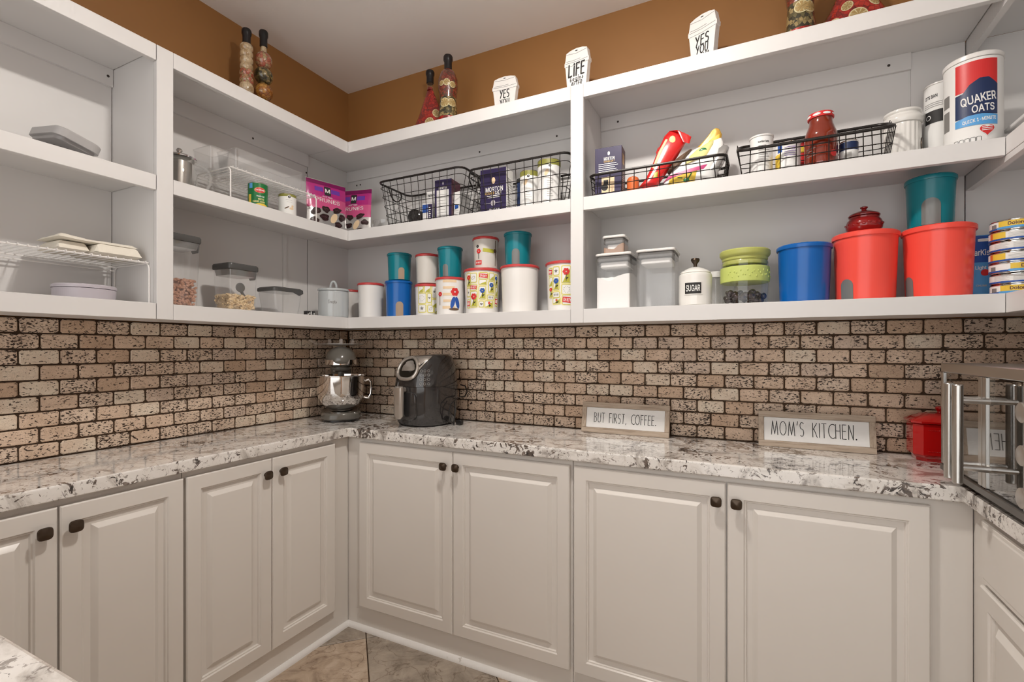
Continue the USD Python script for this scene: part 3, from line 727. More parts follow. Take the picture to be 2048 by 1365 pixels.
def framed_print(t, x, y, rf, cells, phi=0):
    bg, fr, inn, red, mot = [], [], [], [], {'ink': [], 'blue_ink': [], 'red_ink': [], 'gold_ink': [], 'ink_grey': []}
    for (cx, cy, w, h, kind) in cells:
        fr.append(frame_at(cx, cy, w, h, .0017)); bg.append(affinity.translate(rrect(w+.006, h+.006, .006, 2), cx, cy))
        if kind == 'tag': red.append((cx, cy, w, h)); continue
        if kind == 'half': inn.append(affinity.translate(Polygon([(-w/2+.003, -h/2+.003), (w/2-.003, -h/2+.003), (w/2-.003, h*.1), (0, -h*.1)]), cx, cy))
        if kind == 'star': mot['ink_grey'].append(affinity.translate(star(min(w, h)*.3), cx, cy))
        if kind == 'heart': mot['ink_grey'].append(affinity.translate(heart(min(w, h)*.3), cx, cy))
        if kind == 'dots':
            for k in range(10): mot['ink_grey'].append(Point(cx + min(w, h)*.3*math.cos(k*.628), cy + min(w, h)*.3*math.sin(k*.628)).buffer(.0013, quad_segs=2))
        if kind == 'ring': mot['ink_grey'].append(affinity.translate(affinity.rotate(affinity.scale(Point(0, 0).buffer(min(w, h)*.3), 1, .6).difference(affinity.scale(Point(0, 0).buffer(min(w, h)*.24), 1, .6)), 40), cx, cy))
        if kind == 'drops':
            for k in (-1, 0, 1): mot['ink_grey'].append(affinity.translate(affinity.scale(Point(0, 0).buffer(h*.22, quad_segs=3), .45, 1), cx + k*w*.25, cy))
        if kind in ('flower', 'flower2'):
            inn.append(affinity.translate(Polygon([(-w/2+.003, -h/2+.003), (w/2-.003, -h/2+.003), (w/2-.003, h*.35), (w*.1, h*.1), (-w*.2, -h*.25)]), cx, cy))
            c1, c2 = ('red_ink', 'ink') if kind == 'flower' else ('blue_ink', 'ink')
            mot[c2].append(affinity.translate(sbox(-.0012, -h*.36, .0012, h*.05), cx, cy)); mot[c2].append(affinity.translate(affinity.rotate(affinity.scale(Point(0, 0).buffer(.006), 1, .4), 35), cx+.004, cy-h*.2))
            mot[c1].append(affinity.translate(flower(min(w*.42, h*.2)), cx, cy+h*.17)); mot['gold_ink'].append(Point(cx, cy+h*.17).buffer(.002, quad_segs=3))
    decal(t, 'print_ground', union_all(bg), x, y, rf, phi, 'lemon_ink')
    decal(t, 'print_white', union_all([affinity.scale(affinity.translate(rrect(w, h, .006, 2), cx, cy), .97, .97) for cx, cy, w, h, k in cells]), x, y, rf, phi, 'paper', .0003)
    decal(t, 'print_frames', union_all(fr + inn), x, y, rf, phi, 'olive_ink', .0006)
    for k, v in mot.items():
        if v: decal(t, 'print_motifs', union_all(v), x, y, rf, phi, k, .0009)
    for cx, cy, w, h in red:
        g = affinity.translate(affinity.rotate(sbox(-w*.46, -h*.3, w*.46, h*.3), -5), cx, cy)
        decal(t, 'red_tag', g, x, y, rf, phi, 'red_ink', .0009)
        decal(t, 'tag_lettering', at(text('OH BOY', h*.34, True, w*.74), cx, cy, 0, -5), x, y, rf, phi, 'paper', .0012)
framed_print(cp, -1.101, 1.925, rfp, [
    (-.066, .150, .026, .060, 'flower'), (-.040, .158, .032, .040, 'ring'), (.006, .166, .040, .028, 'tag'), (.045, .163, .026, .034, 'half'), (.071, .150, .020, .050, 'flower2'),
    (-.040, .116, .034, .026, 'tag'), (.003, .138, .034, .024, 'half'), (.043, .118, .028, .050, 'flower2'), (.074, .100, .018, .040, 'half'),
    (-.068, .095, .022, .038, 'star'), (-.038, .064, .034, .070, 'flower'), (.001, .092, .030, .056, 'flower2'), (.040, .072, .034, .022, 'drops'), (.073, .056, .020, .040, 'tag'),
    (-.068, .045, .020, .036, 'tag'), (-.003, .042, .022, .026, 'heart'), (.032, .042, .040, .030, 'flower')])
framed_print(cr, -.703, 1.93, rfr, [
    (-.068, .160, .022, .030, 'tag'), (-.038, .162, .028, .034, 'star'), (.004, .146, .036, .070, 'flower'), (-.066, .120, .022, .036, 'half'), (-.038, .112, .028, .056, 'flower2'),
    (.006, .086, .040, .040, 'dots'), (-.038, .066, .032, .024, 'drops'), (-.066, .080, .020, .050, 'flower'), (.008, .044, .040, .038, 'tag'), (-.036, .040, .036, .024, 'flower'), (.045, .10, .03, .06, 'half'), (.046, .15, .03, .03, 'star')])
framed_print(cm, -1.420, 1.952, rfm, [
    (-.036, .128, .028, .030, 'half'), (-.003, .130, .028, .036, 'half'), (.030, .118, .024, .062, 'star'), (-.030, .086, .042, .048, 'dots'), (.006, .088, .020, .044, 'heart'), (.032, .062, .030, .038, 'half'), (-.030, .038, .040, .036, 'star'), (.012, .036, .028, .036, 'ring'), (.043, .030, .024, .026, 'half')])
x, y = -1.267, 1.915
bars = [sbox(-.030 + .004*math.sin(k*3), .148 - .030*k, .028 + .006*math.cos(k*2), .160 - .030*k) for k in range(5)]
decal(cg, 'print_stripes', union_all(bars), x, y, rfg, -4, 'peach_ink')
decal(cg, 'print_motifs', union_all([affinity.translate(flower(.019), .022, .105), affinity.translate(flower(.011), -.050, .095)]), x, y, rfg, 0, 'red_ink', .0004)
decal(cg, 'print_motifs', union_all([affinity.translate(affinity.rotate(affinity.scale(Point(0, 0).buffer(.022), .42, 1.25), a), .022 + dx, .056) for a, dx in ((-14, -.010), (14, .012))]), x, y, rfg, 0, 'blue_ink', .0004)
decal(cg, 'print_motifs', union_all([affinity.translate(affinity.scale(Point(0, 0).buffer(.018), 1.3, .32), .018, .026), sbox(-.053, .045, -.050, .090)]), x, y, rfg, 0, 'brown_ink', .0004)
x, y = -1.084, 1.93
decal(ct, 'red_tag', affinity.translate(affinity.rotate(sbox(-.017, -.0095, .017, .0095), -3), -.036, .026), x, y, rft, 0, 'red_ink')
decal(ct, 'tag_lettering', at(text('OH BOY', .008, True, .027), -.036, .026, 0, -3), x, y, rft, 0, 'paper', .0004)
decal(ct, 'yellow_tag', affinity.translate(affinity.rotate(sbox(-.026, -.008, .026, .008), -6), .012, .078), x, y, rft, 0, 'olive_ink')
decal(ct, 'print_motifs', affinity.translate(flower(.011), -.034, .076), x, y, rft, 0, 'red_ink')
decal(ct, 'print_motifs', union_all([sbox(-.0355, .042, -.0325, .066), affinity.translate(flower(.007), -.040, .098)]), x, y, rft, 0, 'ink', .0002)
decal(ct, 'print_motifs', union_all([sbox(.045, .012, .048, .125), affinity.translate(flower(.009), .046, .078)]), x, y, rft, 0, 'brown_ink')

# ------------------------------------------------------------------ bottom shelf, right of the upright
def square_box(label, x0, x1, y0, y1, z, h, fill=None, fill_h=.6, fill_name='contents'):
    t = thing('storage_container', label, 'container', ((x0+x1)/2, (y0+y1)/2, z))
    w, d = (x1-x0)/2, (y1-y0)/2; lh = .020
    part('body', rbox(-w+.003, w-.003, -d+.003, d-.003, 0, h-lh, .012), M['clear'], t)
    part('lid', rbox(-w, w, -d, d, h-.010, h, .014), M['white'], t)
    part('seal', rbox(-w+.005, w-.005, -d+.005, d-.005, h-lh-.013, h-.0102, .012), M['seal'], t, label='dark grey silicone seal')
    part('lid_plug', rbox(-w+.016, w-.016, -d+.016, d-.016, h-lh-.034, h-lh-.0132, .010), M['paper'], t)
    if fill:
        n = 14; X, Y = np.meshgrid(np.linspace(-w+.007, w-.007, n), np.linspace(-d+.007, d-.007, n))
        Zt = fill_h*h + .012*(meshkit.fbm(np.stack([X*30+5, Y*30, X*0], -1), 3, 4) - .5) - .022*np.exp(-((X+.01)**2 + (Y+d)**2)/.0006) + .08*X
        v = np.vstack([np.column_stack([X.ravel(), Y.ravel(), Zt.ravel()]), np.column_stack([X.ravel(), Y.ravel(), np.full(n*n, .004)])])
        f = []
        for i in range(n-1):
            for j in range(n-1):
                a = i*n+j; f += [(a, a+1, a+n+1), (a, a+n+1, a+n)]; b = a + n*n; f += [(b, b+n+1, b+1), (b, b+n, b+n+1)]
        for k in range(n-1):
            for a, b in ((k, k+1), (n*n-1-k, n*n-2-k), (n*(k+2)-1 - n + n, 0)) if False else ((k, k+1),):
                pass
        edge = [j for j in range(n)] + [i*n+n-1 for i in range(1, n)] + [(n-1)*n+j for j in range(n-2, -1, -1)] + [i*n for i in range(n-2, 0, -1)]
        for a, b in zip(edge, edge[1:]+edge[:1]): f += [(b, a, a+n*n), (b, a+n*n, b+n*n)]
        part(fill_name, trimesh.Trimesh(v, np.array(f), process=False), M[fill], t, kind='stuff')
    return t
square_box('square clear container half full of white flour, beneath the small brown sugar box', -.554, -.413, 1.860, 2.005, SB, .218, 'flour', .60, 'flour')
square_box('small square clear container of brown sugar, stacked on the flour container', -.532, -.440, 1.880, 1.972, SB+.2185, .072, 'cocoa', .48, 'brown_sugar')
square_box('empty square clear container with white lid, left of the sugar jar', -.396, -.252, 1.862, 2.010, SB, .220)
t = thing('sugar_jar', 'white ceramic jar with black knob, marked SUGAR on a black plate', 'jar', (-.186, 1.895, SB))
part('body', lathe([(.050, 0), (.056, .004), (.0575, .02), (.0575, .108), (.0555, .116), (.0515, .119)], 48), M['ceramic'], t)
ld = part('lid', lathe([(.051, .1192), (.0535, .121), (.050, .127), (.032, .137), (.016, .143), (.008, .145)], 48), M['ceramic'], t)
part('knob', lathe([(.0075, .144), (.006, .150), (.007, .156), (.013, .164), (.0155, .170), (.014, .1755), (.006, .178)], 24), M['knob'], ld, label='black turned knob')
x, y = -.186, 1.895
part('plate_rim', wrap(at(flat(sbox(-.0315, -.0235, .0315, .0235), .0012), 0, .062), x, y, .0575, -8), M['ceramic'], t, smooth=False)
part('plate', wrap(at(flat(sbox(-.0275, -.0195, .0275, .0195), .0006, .0014), 0, .062), x, y, .0575, -8), M['ink'], t, smooth=False, label='black label plate')
part('lettering', wrap(at(text('SUGAR', .021, True, .047), 0, .062, .0022), x, y, .0575, -8), M['paper'], t, smooth=False, label='white letters SUGAR')
t = thing('small_jar', 'small clear jar with white screw lid, tucked behind the sugar jar', 'jar', (-.126, 2.035, SB))
part('body', lathe([(.023, 0), (.026, .004), (.026, .112), (.022, .118)], 32), M['hazy'], t)
part('lid', lathe([(.0245, .1182), (.0275, .120), (.0275, .138), (.025, .1415), (.012, .142)], 32), M['white'], t)
t = thing('banded_jar', 'clear jar with lime green lid and wide lime band, holding wrapped prunes', 'jar', (-.0235, 1.93, SB))
part('body', lathe([(.070, 0), (.076, .004), (.077, .05), (.077, .150), (.074, .156)], 56), M['glass'], t)
part('band', lathe([(.0772, .080), (.0795, .081), (.0805, .088), (.0805, .126), (.0795, .133), (.0772, .134)], 56), M['lime'], t)
bumps = [wrap(at(trimesh.Trimesh(*hull(ellipsoid((0, 0, 0), .0022, .004, .0014, 1).vertices)), (k-12)*.0072, .107 + .011*math.sin(k*2.3), .0), -.0235, 1.93, .0806, 22, fine=None) for k in range(25)]
part('embossed_dots', bumps, M['lime'], t, kind='stuff')
part('lid', lathe([(.072, .157), (.0745, .160), (.0745, .168), (.079, .172), (.0825, .178), (.0825, .190), (.079, .1945), (.03, .196)], 56), M['lime_lid'], t)
part('lid_seal', lathe([(.066, .141), (.0725, .143), (.0735, .150), (.071, .1568)], 56), M['lime_lid'], t)
pr = []
for k in range(46):
    a, rr = rng.uniform(0, 2*PI), .062*math.sqrt(rng.uniform(.15, 1)); m = ellipsoid((0, 0, 0), rng.uniform(.010, .015), rng.uniform(.008, .012), rng.uniform(.008, .011), 2)
    m.vertices *= 1 + .28*(meshkit.fbm(m.vertices*160 + k*3, 2, k)[:, None] - .5)
    m.apply_transform(trimesh.transformations.rotation_matrix(rng.uniform(0, 3), rng.normal(size=3))); m.apply_translation((rr*math.cos(a), rr*math.sin(a), .014 + .042*rng.uniform(0, 1)*(1 - .25*rr/.062)))
    pr.append(m)
part('prunes', pr, M['prune'], t, kind='stuff')
t = thing('lidded_pot', 'small dark red glazed pot with knobbed lid on the left coral canister', 'pot', (.331, 1.95, SB+.2225))
part('body', lathe([(.030, 0), (.040, .004), (.050, .018), (.052, .030), (.047, .044), (.041, .050), (.042, .055), (.039, .057)], 44), M['dark_red'], t)
part('embossing', [wrap(at(trimesh.Trimesh(*hull(ellipsoid((0, 0, 0), .006, .004, .0018, 1).vertices)), (k-6)*.016, .028 + .004*(k % 2)), .331, 1.95, .0512, 0, fine=None) for k in range(13)], M['dark_red'], t, kind='stuff')
part('lid', lathe([(.038, .0572), (.0435, .058), (.044, .061), (.040, .066), (.022, .074), (.008, .078), (.006, .082), (.0105, .086), (.011, .089), (.006, .092)], 44), M['dark_red'], t)

# tuna cans and the blue foil pack at the right end
cans = [(.6825, 1.902), (.6835, 1.906), (.6785, 1.897), (.680, 1.902), (.6815, 1.900), (.6805, 1.903), (.682, 1.901)]
spot = ['lowest tuna can of the stack by the right coral canister, name facing out', 'second tuna can from the bottom of the stack, white side out', 'third tuna can from the bottom of the stack, bright yellow panel at right', 'fourth tuna can up, in the middle of the stack', 'fifth tuna can from the bottom, white side out and pushed left', 'second tuna can from the top of the stack, white table side out', 'topmost tuna can of the stack, name facing out']
kinds = ['name', 'white', 'name2', 'yel', 'white', 'yel', 'name']
CH = .0302
for k in range(7):
    x, y = cans[k]; R = .0545
    t = thing('tuna_can', spot[k], 'can', (x, y, SB + k*(CH+.0004)), group='stacked tuna cans')
    part('body', lathe([(R-.002, 0), (R, .0012), (R, .003), (R-.0012, .004), (R-.0012, CH-.004), (R, CH-.003), (R, CH-.0012), (R-.002, CH), (R-.004, CH-.0015), (.01, CH-.0015)], 48), M['chrome'], t)
    r0 = R - .0012; hl = CH - .0085
    def lab(g, z0, m, dz=0.0, nm='label_panel', lb=None):
        part(nm, wrap(flat(g, .0003, dz) if not isinstance(g, trimesh.Trimesh) else at(g, 0, 0, dz), x, y, r0, 0, .00425), M[m], t, smooth=False, label=lb)
    W = .165
    lab(sbox(-W/2, 0, W/2, hl), 0, 'paper', nm='label')
    lab(sbox(-W/2, 0, W/2, .0045), 0, 'blue_ink', .0004, 'label_stripe')
    kind = kinds[k]
    if kind in ('name', 'name2'):
        o = {'name': -.002, 'name2': .022}[kind] + (-.004 if k == 6 else 0)
        lab(sbox(o-.030, .0045, o+.044, hl), 0, 'yellow_ink', .0004)
        lab(sbox(o-.034, 0, o+.05, .0062), 0, 'sky_ink', .0006, 'label_stripe')
        lab(at(text('Dolores', .0085, True, .042), o+.012, hl*.64), 0, 'maroon', .0008, 'lettering', 'dark red name Dolores')
        lab(sbox(-.058, .004, -.042, .016), 0, 'ink_grey', .0004, 'barcode')
    elif kind == 'white':
        for q in range(5): lab(union_all([sbox(-.048, .0062 + q*.0028, -.012 - .004*(q % 3), .0071 + q*.0028), sbox(-.004, .0062 + q*.0028, .03, .0071 + q*.0028)]), 0, 'ink_pale', .0004, 'small_print')
        lab(sbox(.034, .005, .050, .018), 0, 'ink_grey', .0004, 'barcode')
    else:
        lab(sbox(-.052, .0045, -.018, hl), 0, 'yellow_ink', .0004); lab(sbox(-.060, .0045, -.050, hl), 0, 'orange_plastic', .0005)
        for q in range(4): lab(sbox(-.012, .006 + q*.0034, .040, .0070 + q*.0034), 0, 'ink_pale', .0004, 'small_print')
t = thing('tuna_pouch', 'blue pack of tuna standing between the coral canister and the tuna cans', 'pouch', (.6255, 1.995, SB))
part('pack', rbox(-.026, .0395, -.014, .014, 0, .196, .006), M['sky_ink'], t)
part('upper_panel', box(-.0262, .0397, -.0145, -.0135, .112, .193), M['blue_ink'], t, smooth=False)
for s, h, x_, z_, m_ in (('StarKist', .017, .004, .142, 'paper'), ('Light', .010, .006, .094, 'paper'), ('CHUNK', .006, .008, .040, 'ink_pale')):
    part('lettering', plane_map(text(s, h, True, .056 if len(s) > 5 else .026), (x_, -.0147, z_), (1, 0, 0), (0, 0, 1)), M[m_], t, smooth=False)
part('red_badge', plane_map(flat(Point(0, 0).buffer(.010)), (.016, -.0143, .080), (1, 0, 0), (0, 0, 1)), M['red_ink'], t, smooth=False)
part('white_tab', plane_map(flat(rrect(.030, .009, .002)), (.014, -.0147, .180), (1, 0, 0), (0, 0, 1)), M['paper'], t, smooth=False)

# ------------------------------------------------------------------ bottom shelf, left bays
def latch_box(label, x0, x1, y0, y1, z, h, taper=.86):
    """clear dispenser: tapered body, smoky lid with a spout flap on the right"""
    t = thing('food_dispenser', label, 'container', ((x0+x1)/2, (y0+y1)/2, z))
    w, d = (x1-x0)/2, (y1-y0)/2
    def rr(k, zz, r=.014):
        c = np.array(rrect(2*w*k, 2*d*k, r*k, 4).exterior.coords)[:-1]
        return np.column_stack([c, np.full(len(c), zz)])
    part('body', loft([rr(taper-.03, 0), rr(taper, .004), rr(.97, h-.03)]), M['clear'], t)
    part('collar', loft([rr(.86, h-.052), rr(.93, h-.028)], True, False), M['smoke'], t, label='smoky grey inner collar')
    part('lid', loft([rr(1.0, h-.028), rr(1.03, h-.024), rr(1.03, h-.010), rr(.98, h-.004), rr(.6, h-.002)]), M['graphite'], t)
    part('flap', cat([box(-w*.7, w*.7, d*.99, d*1.10, h-.016, h-.004, .002), trimesh.Trimesh(*hull([(sx*w*.6, d*1.02, h-.02) for sx in (-1, 1)] + [(sx*w*.6, d*1.12, h-.012) for sx in (-1, 1)] + [(sx*w*.3, d*1.20, h-.055) for sx in (-1, 1)] + [(sx*w*.3, d*1.17, h-.057) for sx in (-1, 1)]))]), M['graphite'], t, label='pouring flap')
    part('hinge', [box(w*.2*q-.004, w*.2*q+.004, -d*.2, -d*.14, h-.004, h+.003, .001) for q in (-1, 1)], M['graphite'], t)
    return t, w, d
def heap(w, d, top, n, size, seed, k=.86):
    r = np.random.default_rng(seed); out = []
    for i in range(n):
        m = trimesh.creation.icosphere(1); s = np.array(size)*r.uniform(.8, 1.2); m.vertices *= s
        m.apply_transform(trimesh.transformations.rotation_matrix(r.uniform(0, 3.1), r.normal(size=3)))
        side = r.integers(0, 4); px, py = r.uniform(-1, 1), r.uniform(-1, 1)
        zz = r.uniform(.008, top)
        if side < 2: px = .97 if side == 0 else px; py = -.97 if side == 1 else py
        elif side == 2: zz = top
        kk = k*(1 + .08*zz/top)
        m.apply_translation((px*(w*kk-.008), py*(d*kk-.008), zz)); out.append(m)
    core = box(-(w*k-.014), w*k-.014, -(d*k-.014), d*k-.014, .005, top-.004, .004)
    return cat(out + [core])
t, w, d = latch_box('tall clear dispenser of pinto beans with smoky lid, beside the shelf upright', -1.980, -1.858, 1.000, 1.128, SB, .268)
part('beans', heap(w, d, .098, 520, (.0075, .005, .0048), 3), M['bean'], t, kind='stuff')
t, w, d = latch_box('clear dispenser with a grey scoop standing in oat clusters', -1.985, -1.868, 1.242, 1.372, SB, .196)
part('oat_clusters', heap(w, d, .062, 420, (.010, .007, .0028), 5), M['flake'], t, kind='stuff')
sc = part('scoop', [lathe([(.001, 0), (.016, .001), (.019, .005), (.019, .009), (.015, .011)], 24)], M['graphite'], t, label='grey measuring scoop')
g = stage.GetPrimAtPath(sc.GetPath())
UsdGeom.Xformable(g).AddTranslateOp().Set(Gf.Vec3d(w*.70, -.012, .096)); UsdGeom.Xformable(g).AddRotateYOp().Set(90.0)
part('scoop_handle', bar((w*.74, -.006, .082), (w*.74, .016, .050), .006, 8), M['graphite'], t)
t = thing('lidded_tub', 'low clear tapered tub with dark lid, empty, between the oats and treat jar', 'container', (-1.925, 1.520, SB))
part('body', lathe([(.060, 0), (.066, .003), (.078, .098), (.076, .098)], 4, a0=PI/4) if False else loft([np.column_stack([np.array(rrect(a, b, .02, 5).exterior.coords)[:-1], np.full(24, z_)]) for a, b, z_ in ((.10, .120, 0), (.106, .126, .003), (.122, .150, .100))]), M['hazy'], t)
part('lid', loft([np.column_stack([np.array(rrect(a, b, .022, 5).exterior.coords)[:-1], np.full(24, z_)]) for a, b, z_ in ((.123, .151, .1002), (.130, .160, .102), (.130, .160, .114), (.120, .148, .119), (.05, .07, .120))]), M['graphite'], t)
part('spout', trimesh.Trimesh(*hull([(.064, .02, .113), (.064, .07, .113), (.066, .02, .100), (.066, .07, .098), (.066, .05, .088), (.060, .05, .088), (.060, .02, .1), (.060, .07, .1)])), M['graphite'], t)
t = thing('trinket_box', 'tiny black and white patterned box on the shelf, left of the treat jar', 'box', (-1.858, 1.625, SB))
part('body', box(-.012, .012, -.024, .022, 0, .021, .001), M['ink'], t)
part('pattern', [box(.0119, .0124, -.021 + .0085*k, -.0165 + .0085*k, .004 + .004*(k % 2), .009 + .005*(k % 3)) for k in range(5)], M['paper'], t, smooth=False)
t = thing('treat_jar', 'grey ceramic jar with looped lid, marked Treats, in the shelf corner', 'jar', (-1.893, 1.803, SB))
part('body', lathe([(.066, 0), (.071, .004), (.0725, .02), (.0725, .128), (.070, .132)], 56), M['grey_ceramic'], t)
ld = part('lid', lathe([(.069, .1322), (.0755, .134), (.0765, .139), (.074, .144), (.05, .149), (.02, .151)], 56), M['grey_ceramic'], t)
fdir, rdir = view_frame(-1.893, 1.803)
lp = [(rdir[0]*.018*math.cos(a)*.8, rdir[1]*.018*math.cos(a)*.8, .150 + .034*math.sin(a)) for a in np.linspace(0, PI, 14)]
part('loop_handle', tube(lp, .0055, 8), M['grey_ceramic'], ld)
part('lettering', wrap(at(flat(hand('Treats', .016, .0018, .10)), 0, .076), -1.893, 1.803, .0725, -4), M['ink_grey'], t, smooth=False, label='grey hand-lettered word Treats')

def wire_riser(label, x0, x1, y0, y1, z, h, n, side='x'):
    """white wire shelf riser: two side legs, rails and a row of slats running front to back"""
    t = thing('shelf_riser', label, 'wire rack', ((x0+x1)/2, (y0+y1)/2, z))
    cx, cy = (x0+x1)/2, (y0+y1)/2; r = .0026
    X0, X1, Y0, Y1 = x0-cx, x1-cx, y0-cy, y1-cy
    for yy in (Y0, Y1):
        part('leg', tube([(X0, yy, .003), (X0, yy, h-.02)] + arc((X0+.02, yy, h-.02), .02, 180, 90, 5, 0, 2) + arc((X1-.02, yy, h-.02), .02, 90, 0, 5, 0, 2) + [(X1, yy, .003), (X1-.02, yy, .003)], r, 8), M['white_wire'], t)
    part('rail', bar((X1-.004, Y0, h+.001), (X1-.004, Y1, h+.001), r), M['white_wire'], t)
    part('rail', bar((X0+.004, Y0, h+.001), (X0+.004, Y1, h+.001), r), M['white_wire'], t)
    part('rail', bar((X0+.004, Y0, h-.012), (X0+.004, Y1, h-.012), r), M['white_wire'], t)
    for k in range(n):
        yy = Y0 + (Y1-Y0)*(k+.5)/n
        part('slat', bar((X0-.004, yy, h+.0045), (X1+.002, yy, h+.0045), .0017), M['white_wire'], t)
    return t
wire_riser('white wire shelf riser in the far left bay, carrying folded cloths', -2.060, -1.842, .30, .940, SB, .137, 30)
wire_riser('white wire shelf riser in the left bay above the green corn can', -2.050, -1.832, 1.222, 1.640, SM, .127, 22)
t = thing('folded_cloth', 'folded cream cloths lying on the far left wire riser', 'cloth', (-1.935, .84, SB+.1445))
def sheet(x0, x1, y0, y1, z, th, seed, n=16, curl=0.0, amp=.004):
    X, Y = np.meshgrid(np.linspace(x0, x1, n), np.linspace(y0, y1, n)); q = np.stack([X*22, Y*22, X*0+seed], -1)
    dz = amp*(meshkit.fbm(q, 3, seed) - .2)
    hump = curl*np.exp(-((Y-y0)/(y1-y0)/.18)**2)
    ed = np.minimum(np.minimum(X-x0, x1-X)/.012, np.minimum(Y-y0, y1-Y)/.012).clip(0, 1)
    zt = z + th*(.25 + .75*np.sqrt(ed)) + dz*ed + hump; zb = z + th*.25*(1-ed) + hump*.8
    v = np.vstack([np.column_stack([X.ravel(), Y.ravel(), zt.ravel()]), np.column_stack([X.ravel(), Y.ravel(), zb.ravel()])]); f = []
    for i in range(n-1):
        for j in range(n-1):
            a = i*n+j; f += [(a, a+1, a+n+1), (a, a+n+1, a+n)]; b = a+n*n; f += [(b, b+n+1, b+1), (b, b+n, b+n+1)]
    edge = [j for j in range(n)] + [i*n+n-1 for i in range(1, n)] + [(n-1)*n+j for j in range(n-2, -1, -1)] + [i*n for i in range(n-2, 0, -1)]
    for a, b in zip(edge, edge[1:]+edge[:1]): f += [(b, a, a+n*n), (b, a+n*n, b+n*n)]
    return trimesh.Trimesh(v, np.array(f), process=False)
part('lower_cloth', sheet(-.085, .082, -.045, .084, 0, .036, 2), M['cloth'], t)
part('upper_cloth', sheet(-.085, .066, -.130, .080, .037, .009, 7, 20, .004, .008), M['cloth'], t)
part('fold', sheet(-.082, .050, -.128, -.048, .003, .032, 9), M['cloth'], t)
t = thing('round_tub', 'flat lilac plastic tub lying under the far left wire riser', 'container', (-1.935, .800, SB))
part('body', lathe([(.074, 0), (.078, .004), (.080, .036), (.078, .037)], 48), M['lilac'], t)
part('lid', lathe([(.078, .0372), (.0815, .038), (.0815, .046), (.079, .049), (.03, .0495)], 48), M['lilac'], t)

# middle shelf, far left: grey oblong box lying on its lid
t = thing('oblong_box', 'grey plastic oblong box lying tilted in the upper far left bay', 'container', (-1.930, .742, SM))
def obl(k, z, w=.099, l=.060, r=.030):
    c = np.array(rrect(2*(w-k), 2*(l-k), r-k*.6, 6).exterior.coords)[:-1]; return np.column_stack([c, np.full(len(c), z)])
def tilted(m):
    m.apply_transform(trimesh.transformations.rotation_matrix(math.radians(-15), (1, 0, 0))); m.apply_transform(trimesh.transformations.rotation_matrix(math.radians(9), (0, 1, 0))); m.apply_translation((0, 0, .040)); return m
part('tray', tilted(loft([obl(.016, -.004), obl(.010, -.001), obl(.008, .008)])), M['grey_mid'], t)
part('lid', tilted(loft([obl(.003, .0082), obl(0, .0095), obl(0, .032), obl(.003, .0355), obl(.02, .0365)])), M['grey_lid'], t)
part('clip', tilted(box(-.03, .03, .058, .064, .002, .024, .002)), M['grey_lid'], t)

# ------------------------------------------------------------------ middle shelf, left bay
t = thing('glass_teapot', 'glass teapot with steel infuser and lid beside the left upright', 'teapot', (-1.945, 1.095, SM))
part('jug', lathe([(.052, 0), (.060, .004), (.062, .03), (.058, .080), (.050, .125), (.049, .130)], 48), M['glass'], t)
part('infuser', lathe([(.034, .018), (.040, .020), (.041, .118), (.039, .120)], 40), M['steel'], t)
ld = part('lid', lathe([(.048, .1302), (.056, .131), (.057, .135), (.050, .140), (.030, .146), (.008, .149)], 48), M['chrome'], t)
part('knob', lathe([(.004, .149), (.004, .153), (.009, .158), (.011, .164), (.008, .170), (.002, .172)], 20), M['chrome'], ld)
part('handle', tube([(.020, .042, .125), (.024, .066, .122), (.030, .090, .112), (.032, .100, .090), (.030, .098, .060), (.026, .088, .035)], .0055, 10), M['hazy'], t, label='clear looped handle')
def clear_bin(label, x0, x1, y0, y1, z, h, wall=.0022, flare=.006, nm='clear_bin'):
    t = thing(nm, label, 'bin', ((x0+x1)/2, (y0+y1)/2, z)); w, d = (x1-x0)/2, (y1-y0)/2
    def rr(k, zz, c=.012):
        q = np.array(rrect(2*(w-k), 2*(d-k), c, 4).exterior.coords)[:-1]; return np.column_stack([q, np.full(len(q), zz)])
    part('body', loft([rr(flare, 0), rr(0, h), rr(wall, h), rr(flare+wall, wall)]), M['clear'], t)
    part('rim', tube(rr(0, h+.0017), .0014, 6, True), M['hazy'], t)
    return t
clear_bin('long clear plastic bin standing on the left bay wire riser', -2.035, -1.905, 1.292, 1.632, SM+.1345, .105)
clear_bin('short clear plastic bin behind the glass teapot', -2.045, -1.925, 1.200, 1.285, SM+.1345, .085)
t = thing('food_can', 'green can of whole kernel corn under the left wire riser', 'can', (-1.880, 1.375, SM))
def can_body(t, r, h, m='chrome', n=44):
    part('can', lathe([(r-.002, 0), (r, .001), (r, .003), (r-.001, .004), (r-.001, h-.004), (r, h-.003), (r, h-.001), (r-.002, h), (r-.004, h-.002), (.005, h-.002)], n), M[m], t)
R, H = .0385, .110; x, y = -1.880, 1.375
can_body(t, R, H)
def band(t, nm, g, m, dz=0.0, phi=0, z0=0.0, r=None, lb=None):
    w_ = at(g, 0, 0, dz) if isinstance(g, trimesh.Trimesh) else flat(g, .0003, dz)
    part(nm, wrap(w_, x, y, r or R-.0008, phi, z0), M[m], t, smooth=False, label=lb)
band(t, 'label', sbox(-.115, .005, .115, H-.005), 'green_ink')
band(t, 'label_oval', affinity.translate(affinity.scale(Point(0, 0).buffer(.019), 1.15, .62), .008, .076), 'gold_ink', .0004)
band(t, 'label_oval', affinity.translate(affinity.scale(Point(0, 0).buffer(.0175), 1.15, .60), .008, .076), 'red_ink', .0006)
band(t, 'lettering', at(text('Del Monte', .0072, True, .034), .008, .077), 'paper', .0009, lb='white name Del Monte')
band(t, 'blue_panel', sbox(-.036, .083, -.021, .104), 'sky_ink', .0004)
band(t, 'lettering', at(text('Fresh Cut', .0065, True, .030), .010, .051), 'paper', .0004)
